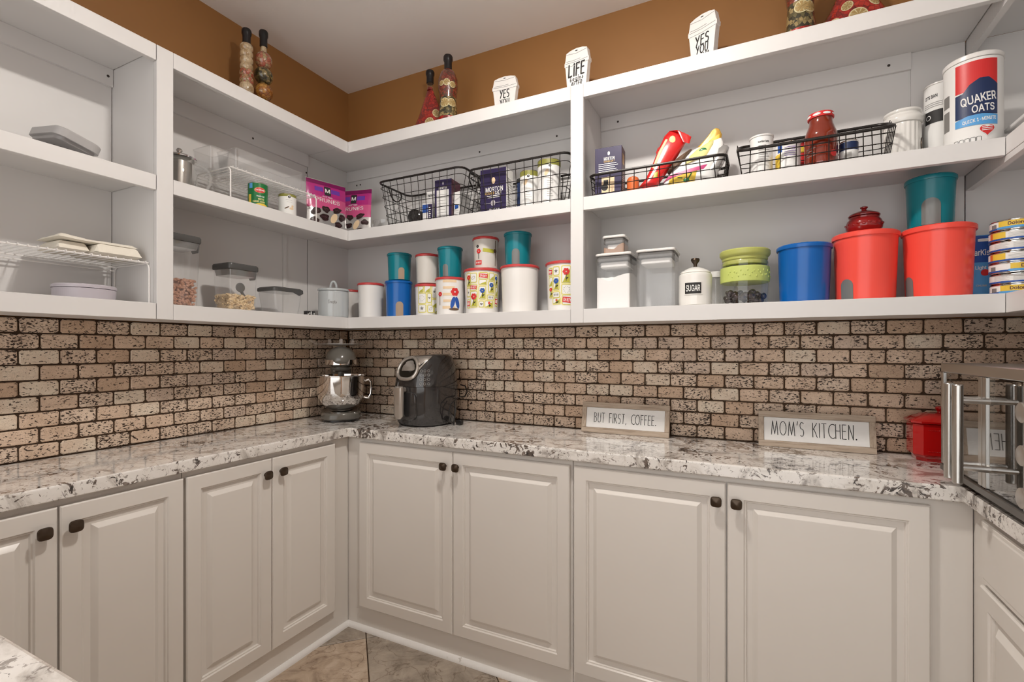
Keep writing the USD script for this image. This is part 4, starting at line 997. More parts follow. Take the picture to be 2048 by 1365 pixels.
band(t, 'lettering', at(text('WHOLE', .007, True, .024), .012, .039), 'lemon_ink', .0004)
band(t, 'lettering', at(text('KERNEL CORN', .007, True, .046), .004, .028), 'lemon_ink', .0004)
band(t, 'corn_panel', union_all([sbox(-.040, .02, -.027, .058), affinity.translate(affinity.scale(Point(0, 0).buffer(.014), 1.9, .7), .014, .012)]), 'yellow_ink', .0004)
def olive_can(label, X, Y, Z, r, h, phi=0, art='herb'):
    global x, y, R, H
    x, y, R, H = X, Y, r, h
    t = thing('food_can', label, 'can', (X, Y, Z))
    can_body(t, r, h)
    band(t, 'label', sbox(-r*3, .005, r*3, h-.004), 'paper')
    band(t, 'label_top', sbox(-r*3, h*.86, r*3, h-.004), 'olive_dark', .0004)
    band(t, 'crest', affinity.translate(Point(0, 0).buffer(.0075), 0, h*.84), 'paper', .0006, phi)
    band(t, 'crest', affinity.translate(Point(0, 0).buffer(.0055).difference(Point(0, 0).buffer(.002)), 0, h*.84), 'ink', .0008, phi)
    if art == 'herb':
        band(t, 'small_print', union_all([sbox(-.014, h*.70, .012, h*.715), sbox(-.010, h*.62, .012, h*.63)]), 'ink_pale', .0004, phi)
        band(t, 'print_motifs', union_all([affinity.translate(affinity.scale(Point(0, 0).buffer(.007), 1.3, .8), .010, h*.36), affinity.translate(Point(0, 0).buffer(.005), .014, h*.46)]), 'peach_ink', .0004, phi)
        band(t, 'print_motifs', affinity.translate(affinity.rotate(affinity.scale(Point(0, 0).buffer(.008), 1.3, .35), 30), -.010, h*.38), 'brown_ink', .0004, phi)
    else:
        band(t, 'print_motifs', affinity.translate(affinity.rotate(affinity.scale(Point(0, 0).buffer(.012), .65, 1.2), -25), -r*.3, h*.70), 'peach_ink', .0004, phi)
        band(t, 'small_print', union_all([sbox(-.012, h*(.2 + .045*k), .014 - .005*(k % 3), h*(.213 + .045*k)) for k in range(8)]), 'ink_pale', .0004, phi)
    return t
olive_can('white can with olive top band under the left wire riser', -1.880, 1.521, SM, .0370, .106, 12)
t = thing('glass_bottle', 'clear glass bottle standing behind the olive topped can', 'bottle', (-1.985, 1.600, SM))
part('body', lathe([(.030, 0), (.034, .004), (.034, .085), (.022, .100), (.014, .112), (.014, .122)], 32), M['glass'], t)

def pouch_mesh(w, h, th, n=18, seed=0, foot=.35, crease=.002):
    """stand-up pouch facing +z, x right, y up from 0: sealed edges, full belly"""
    X, Y = np.meshgrid(np.linspace(-w/2, w/2, n), np.linspace(0, h, n)); u = X/(w/2); vv = Y/h
    belly = (1-u**4)*(np.clip(vv/.02, 0, 1)**.5)*np.where(vv < foot, 1, ((1-vv)/(1-foot)).clip(0, 1)**.75)
    wr = crease*(meshkit.fbm(np.stack([X*40, Y*40, X*0+seed], -1), 3, seed) - .5)*np.minimum(1, (1-np.abs(u))*6)
    zf = th/2*belly + wr + .0008; zb = -th/2*belly*.9 + wr*.6 - .0008
    Xw = X*(1 - .05*np.sin(PI*vv))
    v = np.vstack([np.column_stack([Xw.ravel(), Y.ravel(), zf.ravel()]), np.column_stack([Xw.ravel(), Y.ravel(), zb.ravel()])]); f = []
    for i in range(n-1):
        for j in range(n-1):
            a = i*n+j; f += [(a, a+1, a+n+1), (a, a+n+1, a+n)]; b = a+n*n; f += [(b, b+n+1, b+1), (b, b+n, b+n+1)]
    edge = [j for j in range(n)] + [i*n+n-1 for i in range(1, n)] + [(n-1)*n+j for j in range(n-2, -1, -1)] + [i*n for i in range(n-2, 0, -1)]
    for a, b in zip(edge, edge[1:]+edge[:1]): f += [(b, a, a+n*n), (b, a+n*n, b+n*n)]
    def front(px, py):
        uu = np.clip(px/(w/2)/(1-.05*np.sin(PI*np.clip(py/h, 0, 1))), -1, 1); q = np.clip(py/h, 0, 1)
        be = (1-uu**4)*(np.clip(q/.02, 0, 1)**.5)*np.where(q < foot, 1, ((1-q)/(1-foot)).clip(0, 1)**.75)
        wv = crease*(meshkit.fbm(np.stack([uu*w/2*40, py*40, uu*0+seed], -1), 3, seed) - .5)*np.minimum(1, (1-np.abs(uu))*6)
        return th/2*be + wv + .0012
    return trimesh.Trimesh(v, np.array(f), process=False), front
def drape(g, front, dz=0.0, fine=.006):
    m = g if isinstance(g, trimesh.Trimesh) else flat(g, .0003)
    v, f = trimesh.remesh.subdivide_to_size(m.vertices, m.faces, fine, max_iter=20)
    v = np.array(v); v[:, 2] += front(v[:, 0], v[:, 1]) + dz
    return trimesh.Trimesh(v, f, process=False)
def to_frame(m, o, u, tilt=0.0):
    """pouch facing the room: u is its right-hand direction in plan"""
    u = np.array([u[0], u[1], 0]) / math.hypot(*u); up = np.array([0, 0, 1.0]); n_ = np.cross(u, up)
    a = math.radians(tilt); up2 = up*math.cos(a) - n_*math.sin(a); n2 = n_*math.cos(a) + up*math.sin(a)
    v = m.vertices
    return trimesh.Trimesh(np.array(o) + v[:, :1]*u + v[:, 1:2]*up2 + v[:, 2:3]*n2, m.faces, process=False)
def prune_bag(label, loc, u, w, h, th, seed):
    t = thing('prune_bag', label, 'bag', loc)
    m, fr = pouch_mesh(w, h, th, seed=seed)
    F = lambda q: to_frame(q, (0, 0, 0), u, 3)
    part('bag', F(m), M['silver'], t)
    k = w/.25
    part('magenta_panel', F(drape(sbox(-w*.485, h*.40, w*.485, h*.97), fr)), M['pink'], t, smooth=True)
    part('magenta_panel', F(drape(sbox(-w*.487, h*.66, w*.487, h*.90), fr, .0004)), M['magenta'], t, smooth=True)
    part('violet_panel', F(drape(union_all([sbox(-w*.30, h*.76, -w*.10, h*.85), sbox(w*.10, h*.76, w*.32, h*.85)]), fr, .0008)), M['violet_ink'], t, smooth=True)
    part('seal_strip', F(drape(sbox(-w*.49, h*.90, w*.49, h*.985), fr, .0008)), M['plum_ink'], t, smooth=True)
    part('logo_plate', F(drape(sbox(-w*.07, h*.70, w*.09, h*.885), fr, .0012)), M['ink'], t, smooth=False)
    part('logo_letter', F(drape(at(text('M', .022*k, True, .030*k), w*.01, h*.80), fr, .0016)), M['paper'], t, smooth=False, label='white letter M')
    part('lettering', F(drape(at(text('PITTED', .0068*k, True, .060*k), 0, h*.665), fr, .0012)), M['paper'], t, smooth=False)
    part('lettering', F(drape(at(text('PRUNES', .022*k, False, .150*k), 0, h*.585), fr, .0012)), M['paper'], t, smooth=False, label='white word PRUNES')
    r_ = np.random.default_rng(seed)
    fruit, shine = [], []
    for px, py in ((-.30, .33), (-.06, .40), (.22, .42), (-.10, .23), (.35, .29), (-.34, .13), (.24, .12)):
        a_ = np.arange(22)*2*PI/22; q_ = .023*k*(1 + .10*np.sin(3*a_ + px*9) + .07*np.sin(5*a_ + py*20)); ex, ey, ro = r_.uniform(1.0, 1.35), r_.uniform(.68, .9), r_.uniform(-30, 30)
        pl = affinity.translate(affinity.rotate(affinity.scale(Polygon(np.column_stack([q_*np.cos(a_), q_*np.sin(a_)])), ex, ey, origin=(0, 0)), ro, origin=(0, 0)), px*w, py*h)
        fruit.append(pl)
        for d_ in (-.008, .003, .010): shine.append(affinity.translate(affinity.rotate(affinity.scale(Point(0, 0).buffer(.006*k, quad_segs=3), 1.3, .22), ro + 40*d_/.01), px*w + d_*k, py*h + (.006 - abs(d_)*.6)*k))
    part('printed_prunes', F(drape(union_all(fruit).intersection(sbox(-w*.48, h*.03, w*.48, h*.52)), fr, .0008)), M['prune_ink'], t, smooth=True)
    part('printed_shine', F(drape(union_all(shine).intersection(sbox(-w*.46, h*.05, w*.46, h*.50)), fr, .0013)), M['maroon'], t, smooth=False, kind='stuff')
    part('printed_spoon', F(drape(affinity.translate(affinity.rotate(affinity.scale(Point(0, 0).buffer(.024*k), .75, 1.35), -28), w*.13, h*.24), fr, .0012)), M['peach_ink'], t, smooth=True)
    return t
prune_bag('magenta and silver pouch of pitted prunes, the front one of two', (-1.886, 1.756, SM+.001), (.26, 1), .212, .240, .034, 4)
prune_bag('magenta pouch of pitted prunes half hidden behind its twin, in the shelf corner', (-1.893, 1.940, SM+.001), (1, .22), .206, .256, .036, 12)
t = thing('glass_bowl', 'clear glass bowl edge beside the prune pouches', 'bowl', (-1.700, 1.975, SM))
part('bowl', lathe([(.03, 0), (.045, .003), (.066, .030), (.074, .062), (.0745, .066), (.072, .066), (.064, .034), (.043, .007), (.01, .006)], 48), M['glass'], t)

# ------------------------------------------------------------------ wire baskets on the middle shelf
def basket(label, x0, x1, yf, yb, z, hf, hb, inset, nx, ny, nz, r=.0016, rr=.0050, loops=True):
    cx, cy = (x0+x1)/2, (yf+yb)/2
    t = thing('wire_basket', label, 'basket', (cx, cy, z))
    X0, X1, Y0, Y1 = x0-cx, x1-cx, yf-cy, yb-cy; q = .035
    def rect(s, zf, zb, c):
        a, b, e, g = X0+s, X1-s, Y0+s*.5, Y1-s*.5; out = []
        for (px, py, a0) in ((b-c, g-c, 0), (a+c, g-c, 90), (a+c, e+c, 180), (b-c, e+c, 270)):
            for k in range(5):
                an = math.radians(a0 + 22.5*k); X_, Y_ = px + c*math.cos(an), py + c*math.sin(an)
                out.append((X_, Y_, zf + (zb-zf)*(Y_-Y0)/(Y1-Y0)))
        return out
    part('rim', tube(rect(0, hf, hb, q), rr, 8, True), M['black_wire'], t)
    for k in range(nz):
        f = (k+.3)/nz; s = inset*(1-f)
        part('hoop', tube(rect(s, .003 + hf*f, .003 + hb*f, q*.7), r, 5, True), M['black_wire'], t)
    def foot(s): return s
    ups, base = [], []
    for k in range(nx):
        f = (k+.5)/nx; xa, xb = X0+q*.5 + (X1-X0-q)*f, X0+inset + (X1-X0-2*inset)*f
        ups.append(('front_wire', tube([(xa, Y0-.003, hf+.004), (xa, Y0-.001, hf-.004), (xb, Y0+inset*.5, .008), (xb, Y0+inset*.5+.006, .0025), (xb, Y1-inset*.5-.006, .0025), (xb, Y1-inset*.5, .008), (xa, Y1+.001, hb-.004), (xa, Y1+.003, hb+.004)], r, 5)))
    for k in range(ny):
        f = (k+.5)/ny; ya, yb_ = Y0+q*.5 + (Y1-Y0-q)*f, Y0+inset*.5 + (Y1-Y0-inset)*f; hh = hf + (hb-hf)*f
        ups.append(('side_wire', tube([(X0-.003, ya, hh+.004), (X0-.001, ya, hh-.004), (X0+inset, yb_, .009), (X0+inset+.006, yb_, .0045), (X1-inset-.006, yb_, .0045), (X1-inset, yb_, .009), (X1+.001, ya, hh-.004), (X1+.003, ya, hh+.004)], r, 5)))
    for nme, m in ups: part(nme, m, M['black_wire'], t)
    if loops:
        for sx in (X0, X1):
            sg = 1 if sx < 0 else -1
            part('handle', tube([(sx, -.05, hf-.002)] + [(sx + sg*(.012 if 0 < k < 8 else .004), .05*math.sin(math.radians(-90+22.5*k)), hf - .062*math.cos(math.radians(-90+22.5*k))) for k in range(9)] + [(sx, .05, hf-.002)], .0032, 7), M['black_wire'], t)
    return t
basket('tall black wire basket on the left, holding salt boxes and a black capped bottle', -1.635, -1.150, 1.834, 2.080, SM+.001, .220, .220, .040, 11, 6, 5)
basket('tall black wire basket on the right, against the upright, with olive topped cans', -1.124, -.652, 1.834, 2.080, SM+.001, .196, .196, .032, 11, 6, 4)
basket('shallow black wire basket with the red and yellow snack bags', -.572, -.080, 1.834, 2.070, SM+.001, .086, .116, .010, 10, 5, 3, loops=False)
basket('shallow black wire basket holding the tomato sauce jar and cans', -.044, .394, 1.836, 1.962, SM+.001, .088, .146, .014, 9, 5, 3, loops=False)

def carton(label, x0, x1, y0, y1, z, h, rot, body, side, front):
    """printed carton: front faces -y before turning"""
    cx, cy = (x0+x1)/2, (y0+y1)/2
    t = thing('salt_box', label, 'box', (cx, cy, z), rot); w, d = (x1-x0)/2, (y1-y0)/2
    part('carton', box(-w, w, -d, d, 0, h, .0008), M[body], t)
    part('side_panel', box(w-.0005, w+.0004, -d+.001, d-.001, .001, h-.001), M[side], t, smooth=False)
    for args in front:
        nm, g, m, dz = args[:4]; lb = args[4] if len(args) > 4 else None
        part(nm, plane_map(at(g, 0, 0, dz) if isinstance(g, trimesh.Trimesh) else flat(g, .0003, dz), (0, -d, 0), (1, 0, 0), (0, 0, 1)), M[m], t, smooth=False, label=lb)
    return t, w, d
def side_lines(t, w, d, h, m='paper', z0=.1, z1=.6, n=9):
    part('side_print', [box(w+.0004, w+.0007, -d*.8, d*(.8 - .25*(k % 3)), h*(z0 + (z1-z0)*k/n), h*(z0 + (z1-z0)*k/n)+.0016) for k in range(n)], M[m], t, smooth=False)
t, w, d = carton('purple kosher salt box standing front-on in the right tall basket', -1.077, -.952, 1.868, 1.942, SM+.009, .190, 2, 'purple', 'paper', [
    ('lettering', at(text('MORTON', .019, True, .084), .006, .100), 'paper', 0, 'white name MORTON'), ('lettering', at(text('KOSHER', .011, True, .046), -.016, .083), 'gold_ink', 0), ('lettering', at(text('SALT', .012, True, .032), .026, .083), 'paper', 0),
    ('small_print', union_all([sbox(-.030, .070, .036, .073), sbox(-.026, .063, .032, .066)]), 'paper', 0),
    ('emblem', affinity.translate(affinity.scale(Point(0, 0).buffer(.013).difference(sbox(-.0008, -.02, .0008, .02)), .85, 1), 0, .040), 'lilac', 0), ('emblem', union_all([sbox(-.042, .039, -.013, .041), sbox(.013, .039, .042, .041)]), 'lilac', 0),
    ('emblem', affinity.translate(affinity.scale(Point(0, 0).buffer(.011), .8, 1.3), .002, .138), 'peach_ink', 0), ('lettering', at(text('NET WT 3 LB', .007, True, .050), .006, .014), 'paper', 0)])
side_lines(t, w, d, .190, 'ink_grey', .08, .82, 12)
t, w, d = carton('purple salt box back panel out, in the left tall basket', -1.330, -1.242, 1.880, 1.965, SM+.009, .188, 4, 'purple', 'maroon', [
    ('white_panel', sbox(-.034, .014, .030, .140), 'paper', 0), ('lettering', at(text('MORTON', .010, True, .044), 0, .148), 'paper', 0),
    ('small_print', union_all([sbox(-.030, .020 + .014*k, .024 - .006*(k % 3), .0215 + .014*k) for k in range(8)]), 'ink_grey', .0004), ('emblem', affinity.translate(affinity.scale(Point(0, 0).buffer(.005), .7, 1.4), 0, .170), 'lilac', 0)])
side_lines(t, w, d, .188, 'paper', .42, .64, 7); part('side_emblem', box(w+.0004, w+.0007, -.018, .012, .012, .070), M['peach_ink'], t, smooth=False)
t, w, d = carton('white salt box with small print, beside the purple one in the left basket', -1.411, -1.338, 1.926, 2.000, SM+.009, .160, 2, 'paper', 'paper', [
    ('lettering', at(text('MORTON', .010, True, .048), 0, .140), 'ink', 0), ('small_print', union_all([sbox(-.031, .016 + .013*k, .029 - .008*(k % 3), .0175 + .013*k) for k in range(9)]), 'ink_pale', 0)])
t, w, d = carton('white carton at the right end of the left tall basket', -1.236, -1.200, 1.90, 1.975, SM+.009, .128, -6, 'paper', 'silver', [('blue_panel', sbox(-.010, .05, .010, .068), 'blue_ink', 0), ('small_print', union_all([sbox(-.014, .02 + .01*k, .013, .0215 + .01*k) for k in range(3)]), 'ink_pale', 0)])
t, w, d = carton('dark blue salt box with white text, in the left end of the shallow basket', -.556, -.452, 1.866, 1.940, SM+.009, .190, 3, 'navy_ink' if False else 'purple', 'maroon', [
    ('lettering', at(text('MORTON', .012, True, .042), .004, .145), 'paper', 0, 'white name MORTON'), ('lettering', at(text('KOSHER SALT', .006, True, .042), .004, .134), 'gold_ink', 0),
    ('small_print', union_all([sbox(-.038, .094 + .0075*k, .038 - .006*(k % 3), .0968 + .0075*k) for k in range(5)]), 'paper', 0), ('emblem', affinity.translate(affinity.scale(Point(0, 0).buffer(.006), .8, 1.3), .002, .165), 'paper', 0),
    ('pack_shot', sbox(-.026, .014, .024, .074), 'peach_ink', 0), ('pack_shot', union_all([affinity.translate(Point(0, 0).buffer(.013), -.014, .034), sbox(-.018, .044, .0, .062)]), 'ink', .0003)])
side_lines(t, w, d, .190, 'paper', .12, .52, 9); part('side_emblem', box(w+.0004, w+.0007, -.02, .012, .125, .165), M['gold_ink'], t, smooth=False)
t = thing('sauce_bottle', 'black capped bottle lying in the left tall basket, cap towards the room', 'bottle', (-1.452, 1.876, SM+.0465))
def lying(m):
    v = m.vertices; return trimesh.Trimesh(np.column_stack([v[:, 0], v[:, 2], -v[:, 1]]), m.faces[:, ::1], process=False)
cap = lying(lathe([(.012, .002), (.015, .0005), (.031, .001), (.0355, .005), (.0355, .028), (.034, .030)], 32, wob=lambda a, z: 1 + .015*np.cos(a*24))); cap.fix_normals()
bd = lying(lathe([(.030, .0305), (.035, .036), (.035, .16), (.026, .168)], 32)); bd.fix_normals()
part('cap', cap, M['gloss_black'], t); part('body', bd, M['ink'], t)
t = thing('spice_carton', 'blue and white packet leaning behind the black capped bottle', 'box', (-1.385, 1.892, SM+.009), 5)
part('carton', box(-.022, .030, 0, .022, 0, .098, .001), M['paper'], t); part('blue_panel', box(-.0222, .006, -.0005, .001, .05, .088), M['blue_ink'], t, smooth=False); part('purple_panel', box(.007, .0302, -.0005, .001, .004, .088), M['purple'], t, smooth=False)
part('small_print', plane_map(flat(union_all([sbox(-.005, .010*k, .006 - .003*(k % 2), .010*k + .005) for k in range(6)])), (.018, -.0006, .020), (1, 0, 0), (0, 0, 1)), M['paper'], t, smooth=False)
olive_can('tall white can with olive lid in the right basket, nearest the upright', -.775, 1.930, SM+.009, .049, .200, 4, 'nut')
olive_can('shorter white can with olive lid in the right basket, left of the taller', -.876, 1.948, SM+.009, .041, .176, -6, 'nut')
t = thing('spice_tin', 'slim dark tin between the salt box and olive lidded cans', 'tin', (-.935, 1.985, SM+.009))
part('tin', rbox(-.012, .012, -.014, .014, 0, .150, .003), M['navy_ink'], t); part('cap', rbox(-.013, .013, -.015, .015, .1505, .168, .003), M['ink'], t)

# snack bags in the shallow basket
t = thing('pill_bottle', 'orange plastic bottle beside the dark blue salt box', 'bottle', (-.419, 1.925, SM+.009))
part('body', lathe([(.021, 0), (.0235, .003), (.0235, .066), (.019, .074), (.016, .076)], 28), M['orange_plastic'], t)
def prism_bag(sections, n=20):
    """tube-like bag from (centre, half-width vector, half-thickness vector) sections"""
    rings = []
    for c, a, b in sections:
        c, a, b = map(np.array, (c, a, b)); an = np.arange(n)*2*PI/n
        co, si = np.cos(an), np.sin(an); co = np.sign(co)*np.abs(co)**.75; si = np.sign(si)*np.abs(si)**.75
        rings.append(c + co[:, None]*a + si[:, None]*b)
    m = loft(rings); m.vertices += .0035*(meshkit.fbm(m.vertices*55, 3, 5)[:, None] - .5)*np.array([1, 1, .6]); m.fix_normals(); return m
bx, by = -.30, 1.925
t = thing('snack_bag', 'folded red foil snack bag leaning in the shallow basket', 'bag', (bx, by, SM+.022))
secs = [((-.062, -.020, .002), (.030, 0, -.012), (0, .018, .004)), ((-.044, -.014, .030), (.024, 0, -.012), (0, .022, 0)), ((-.018, 0, .078), (.028, 0, -.014), (0, .024, 0)), ((.014, .004, .140), (.036, 0, -.018), (0, .020, 0)), ((.038, .006, .186), (.040, 0, -.018), (0, .014, 0)), ((.052, .006, .208), (.034, 0, -.014), (0, .004, 0))]
part('bag', prism_bag(secs), M['bag_red'], t)
part('fold', prism_bag([((.052, .004, .207), (.034, 0, -.014), (0, .003, 0)), ((.072, -.010, .196), (.026, 0, -.018), (0, .004, .003)), ((.080, -.014, .160), (.012, 0, -.006), (0, .003, .003))]), M['bag_red'], t)
part('fin', prism_bag([((-.004, .012, .132), (.018, 0, .002), (0, .003, 0)), ((-.020, .014, .146), (.014, 0, -.004), (0, .003, 0)), ((-.016, .014, .172), (.012, 0, .006), (0, .003, 0)), ((.004, .014, .186), (.010, 0, .004), (0, .003, 0))]), M['bag_red'], t)
part('side_stripe', prism_bag([((-.036, -.013, .078), (.007, 0, -.003), (0, .012, 0)), ((-.012, -.007, .140), (.009, 0, -.003), (0, .011, 0)), ((.010, -.002, .186), (.006, 0, -.002), (0, .008, 0))]), M['peach_ink'], t)
part('green_patch', prism_bag([((-.040, -.026, .036), (.020, 0, .006), (0, .0085, 0)), ((-.034, -.022, .058), (.018, 0, .006), (0, .0075, 0))]), M['olive_ink'], t)
part('logo_patch', ellipsoid((.030, -.0085, .180), .012, .0030, .016, 2), M['lemon_ink'], t)
t = thing('snack_bag', 'open yellow and white corn snack bag in the shallow basket', 'bag', (-.210, 1.936, SM+.012))
part('bag', prism_bag([((-.006, -.008, .002), (.092, 0, .004), (0, .040, 0)), ((.006, -.006, .045), (.096, 0, .010), (0, .043, 0)), ((.030, -.002, .095), (.088, 0, .016), (0, .038, 0)), ((.046, .004, .135), (.072, 0, .018), (0, .026, 0)), ((.052, .008, .158), (.058, 0, .018), (0, .010, 0))], 32), M['paper'], t)
part('yellow_panel', prism_bag([((-.018, -.012, .003), (.070, 0, .004), (0, .0385, 0)), ((-.010, -.012, .044), (.068, 0, .012), (0, .0405, 0))], 28), M['yellow_ink'], t)
part('red_stripe', prism_bag([((-.004, -.010, .046), (.088, 0, .012), (0, .0415, 0)), ((.004, -.009, .060), (.086, 0, .014), (0, .0410, 0))], 28), M['pink'], t)
part('corn_picture', prism_bag([((.022, -.010, .092), (.050, 0, .016), (0, .0375, 0)), ((.040, -.003, .130), (.046, 0, .018), (0, .030, 0)), ((.048, .001, .150), (.036, 0, .018), (0, .016, 0))], 28), M['lemon_ink'], t)
part('green_leaf', ellipsoid((.050, -.0335, .124), .014, .0030, .011, 2), M['green_ink'], t)
part('brown_picture', prism_bag([((-.052, -.010, .078), (.026, 0, .010), (0, .036, 0)), ((-.026, -.004, .122), (.026, 0, .012), (0, .026, 0)), ((-.008, .002, .142), (.016, 0, .008), (0, .012, 0))], 20), M['brown_ink'], t)
part('torn_top', prism_bag([((.044, .016, .146), (.062, 0, .018), (0, .006, 0)), ((.064, .018, .172), (.046, 0, .020), (0, .005, 0)), ((.078, .018, .200), (.024, 0, .014), (0, .004, 0)), ((.083, .018, .216), (.008, 0, .004), (0, .003, 0))], 16), M['bag_gold'], t)
part('torn_face', prism_bag([((.070, .010, .150), (.034, 0, .012), (0, .004, 0)), ((.086, .012, .184), (.018, 0, .010), (0, .004, 0))], 16), M['yellow_ink'], t)
part('foil_corner', prism_bag([((.084, -.012, .052), (.026, 0, .008), (0, .030, 0)), ((.102, -.010, .096), (.030, 0, .010), (0, .028, 0)), ((.112, -.006, .128), (.024, 0, .002), (0, .018, 0)), ((.116, -.002, .142), (.014, 0, -.002), (0, .008, 0))], 20), M['silver'], t)
part('pepper_motif', [ellipsoid((-.006, -.0545, .020), .010, .002, .008, 2), bar((-.020, -.054, .030), (-.036, -.052, .034), .0018), bar((.002, -.054, .026), (.012, -.053, .044), .0018)], M['green_ink'], t)

# second shallow basket
x, y, R, H = .030, 1.902, .0375, .138
t = thing('food_tub', 'white tapered tub with a nutrition table, left end of the sauce basket', 'tub', (x, y, SM+.009))
part('body', lathe([(.030, 0), (.033, .003), (.0365, H-.008), (.036, H-.007)], 40), M['paper'], t); part('lid', lathe([(.036, H-.0068), (.0385, H-.006), (.0385, H-.001), (.036, H), (.01, H-.001)], 40), M['white'], t)
rf_ = lambda yy: .033 + .0035*yy/H
part('lettering', wrap(at(text('Nutrition Facts', .006, True, .034), .004, .112), x, y, rf_, 4), M['ink'], t, smooth=False)
part('small_print', wrap(flat(union_all([sbox(-.012, .060 + .0075*k, .022 - .005*(k % 3), .0618 + .0075*k) for k in range(6)])), x, y, rf_, 4), M['ink_grey'], t, smooth=False)
x, y, R, H = .110, 1.898, .0375, .098
t = thing('food_can', 'can with white and corn-yellow label beside the sauce jar', 'can', (x, y, SM+.009)); can_body(t, R, H)
band(t, 'label', sbox(-.115, .005, .115, H-.005), 'paper'); band(t, 'corn_panel', sbox(-.075, .005, -.022, H*.62), 'yellow_ink', .0004); band(t, 'blue_panel', sbox(-.034, H*.66, -.018, H-.006), 'blue_ink', .0005); band(t, 'small_print', union_all([sbox(-.010, H*(.5 + .07*k), .028 - .006*(k % 2), H*(.515 + .07*k)) for k in range(5)]), 'violet_ink', .0004)
t = thing('sauce_jar', 'glass jar of tomato sauce with red and white lid in the basket', 'jar', (.204, 1.893, SM+.009))
x, y, R = .204, 1.893, .0475
part('jar', lathe([(.040, 0), (.046, .004), (.0475, .012), (.0475, .098), (.045, .112), (.036, .138), (.0335, .148), (.0335, .160)], 48), M['sauce'], t)
ld = part('lid', lathe([(.034, .1602), (.0375, .161), (.0375, .174), (.036, .1765), (.01, .177)], 44, wob=lambda a, z: 1 + .006*np.cos(a*30)), M['red_ink'], t)
part('lid_print', wrap(flat(union_all([affinity.translate(affinity.scale(Point(0, 0).buffer(.006), 2.0, .6), -.012 + .03*k, .168) for k in range(-2, 3)])), x, y, .0377, 0), M['paper'], ld, smooth=False)
band(t, 'label', union_all([sbox(-.058, .020, -.008, .070), affinity.translate(affinity.scale(Point(0, 0).buffer(.025), 1, .9), -.033, .070)]), 'paper', 0, 0)
band(t, 'label', sbox(.030, .016, .075, .086), 'pink', 0, 0); band(t, 'red_badge', affinity.translate(Point(0, 0).buffer(.011), .040, .034), 'red_ink', .0004); band(t, 'small_print', union_all([sbox(-.046, .032 + .008*k, -.014 - .004*(k % 3), .034 + .008*k) for k in range(4)]), 'ink_grey', .0004)
t = thing('food_can', 'red can mostly hidden behind the tomato sauce jar', 'can', (.156, 2.012, SM)); x, y, R, H = .156, 2.012, .034, .140
can_body(t, R, H); band(t, 'label', sbox(-.1, .005, .1, H-.005), 'red_ink'); band(t, 'yellow_disc', affinity.translate(Point(0, 0).buffer(.012), .004, .112), 'yellow_ink', .0004)
t = thing('food_can', 'small can with blue and white label, right of the sauce jar', 'can', (.284, 1.916, SM+.009)); x, y, R, H = .284, 1.916, .0265, .080
can_body(t, R, H); band(t, 'label', sbox(-.08, .005, .08, H-.005), 'paper'); band(t, 'blue_panel', sbox(-.08, H*.60, .08, H-.006), 'navy_ink', .0004); band(t, 'small_print', sbox(-.012, H*.2, .008, H*.5), 'ink_pale', .0004)
t = thing('fluted_canister', 'white fluted ceramic canister with domed lid, right of the sauce basket', 'canister', (.4475, 2.022, SM))
part('body', lathe([(.044, 0), (.050, .004), (.051, .012), (.050, .020), (.050, .146), (.048, .150)], 160, wob=lambda a, z: 1 - (.035*(.5 - .5*np.cos(a*22)) if .013 < z < .1465 else 0)), M['ceramic'], t)
part('lid', lathe([(.046, .1502), (.053, .152), (.0565, .159), (.0565, .167), (.053, .174), (.049, .177), (.047, .182), (.0505, .187), (.050, .193), (.040, .199), (.02, .2025), (.002, .203)], 64), M['ceramic'], t)
part('side_plaque', wrap(at(flat(affinity.scale(Point(0, 0).buffer(.022), .8, 1.15), .002), 0, .075), .4475, 2.022, .0502, 88), M['knob'], t, label='dark oval plaque at the side')
t = thing('food_canister', 'white cardboard tub with black print, behind the oats tub', 'canister', (.551, 2.037, SM)); x, y, R, H = .551, 2.037, .0425, .268
part('body', lathe([(R-.003, 0), (R, .002), (R, H-.006), (R-.001, H-.005)], 44), M['paper'], t); part('lid', lathe([(R-.001, H-.0048), (R+.0015, H-.004), (R+.0015, H), (.02, H-.001)], 44), M['white'], t)
band(t, 'lettering', at(text("IT'S BAN", .010, True, .036), -.026, .226), 'ink', 0, 0, 0, R); band(t, 'black_panel', sbox(-.045, .140, .02, .180), 'ink', 0, 0, 0, R); band(t, 'small_print', union_all([sbox(-.048, .192 + .006*k, .01, .1935 + .006*k) for k in range(3)] + [sbox(-.05, .05, .01, .052), sbox(-.05, .03, .01, .032)]), 'ink_grey', 0, 0, 0, R); band(t, 'badge', affinity.translate(Point(0, 0).buffer(.008).difference(Point(0, 0).buffer(.006)), -.033, .160), 'paper', .0004, 0, 0, R)
x, y, R, H = .587, 1.898, .0655, .262
t = thing('oats_tub', 'large cardboard tub of oats with red and blue label', 'tub', (x, y, SM))
part('body', lathe([(R-.003, 0), (R, .003), (R, H-.016), (R-.002, H-.015)], 64), M['paper'], t); part('lid', lathe([(R-.002, H-.0148), (R+.0018, H-.014), (R+.0018, H-.003), (R-.001, H), (R-.006, H-.003), (.01, H-.003)], 64), M['white'], t)
p0, w2 = 8, .048
band(t, 'red_panel', sbox(-w2, .155, w2, .238), 'red_ink', 0, p0, 0, R)
band(t, 'blue_panel', Polygon([(-w2, .080), (w2, .080), (w2, .165), (.026, .185), (.006, .186), (-.016, .172), (-.030, .152), (-w2, .150)]), 'navy_ink', .0003, p0, 0, R)
band(t, 'sky_band', Polygon([(-w2, .056), (w2, .050), (w2, .078), (.01, .083), (-.02, .083), (-w2, .076)]), 'sky_ink', .0006, p0, 0, R)
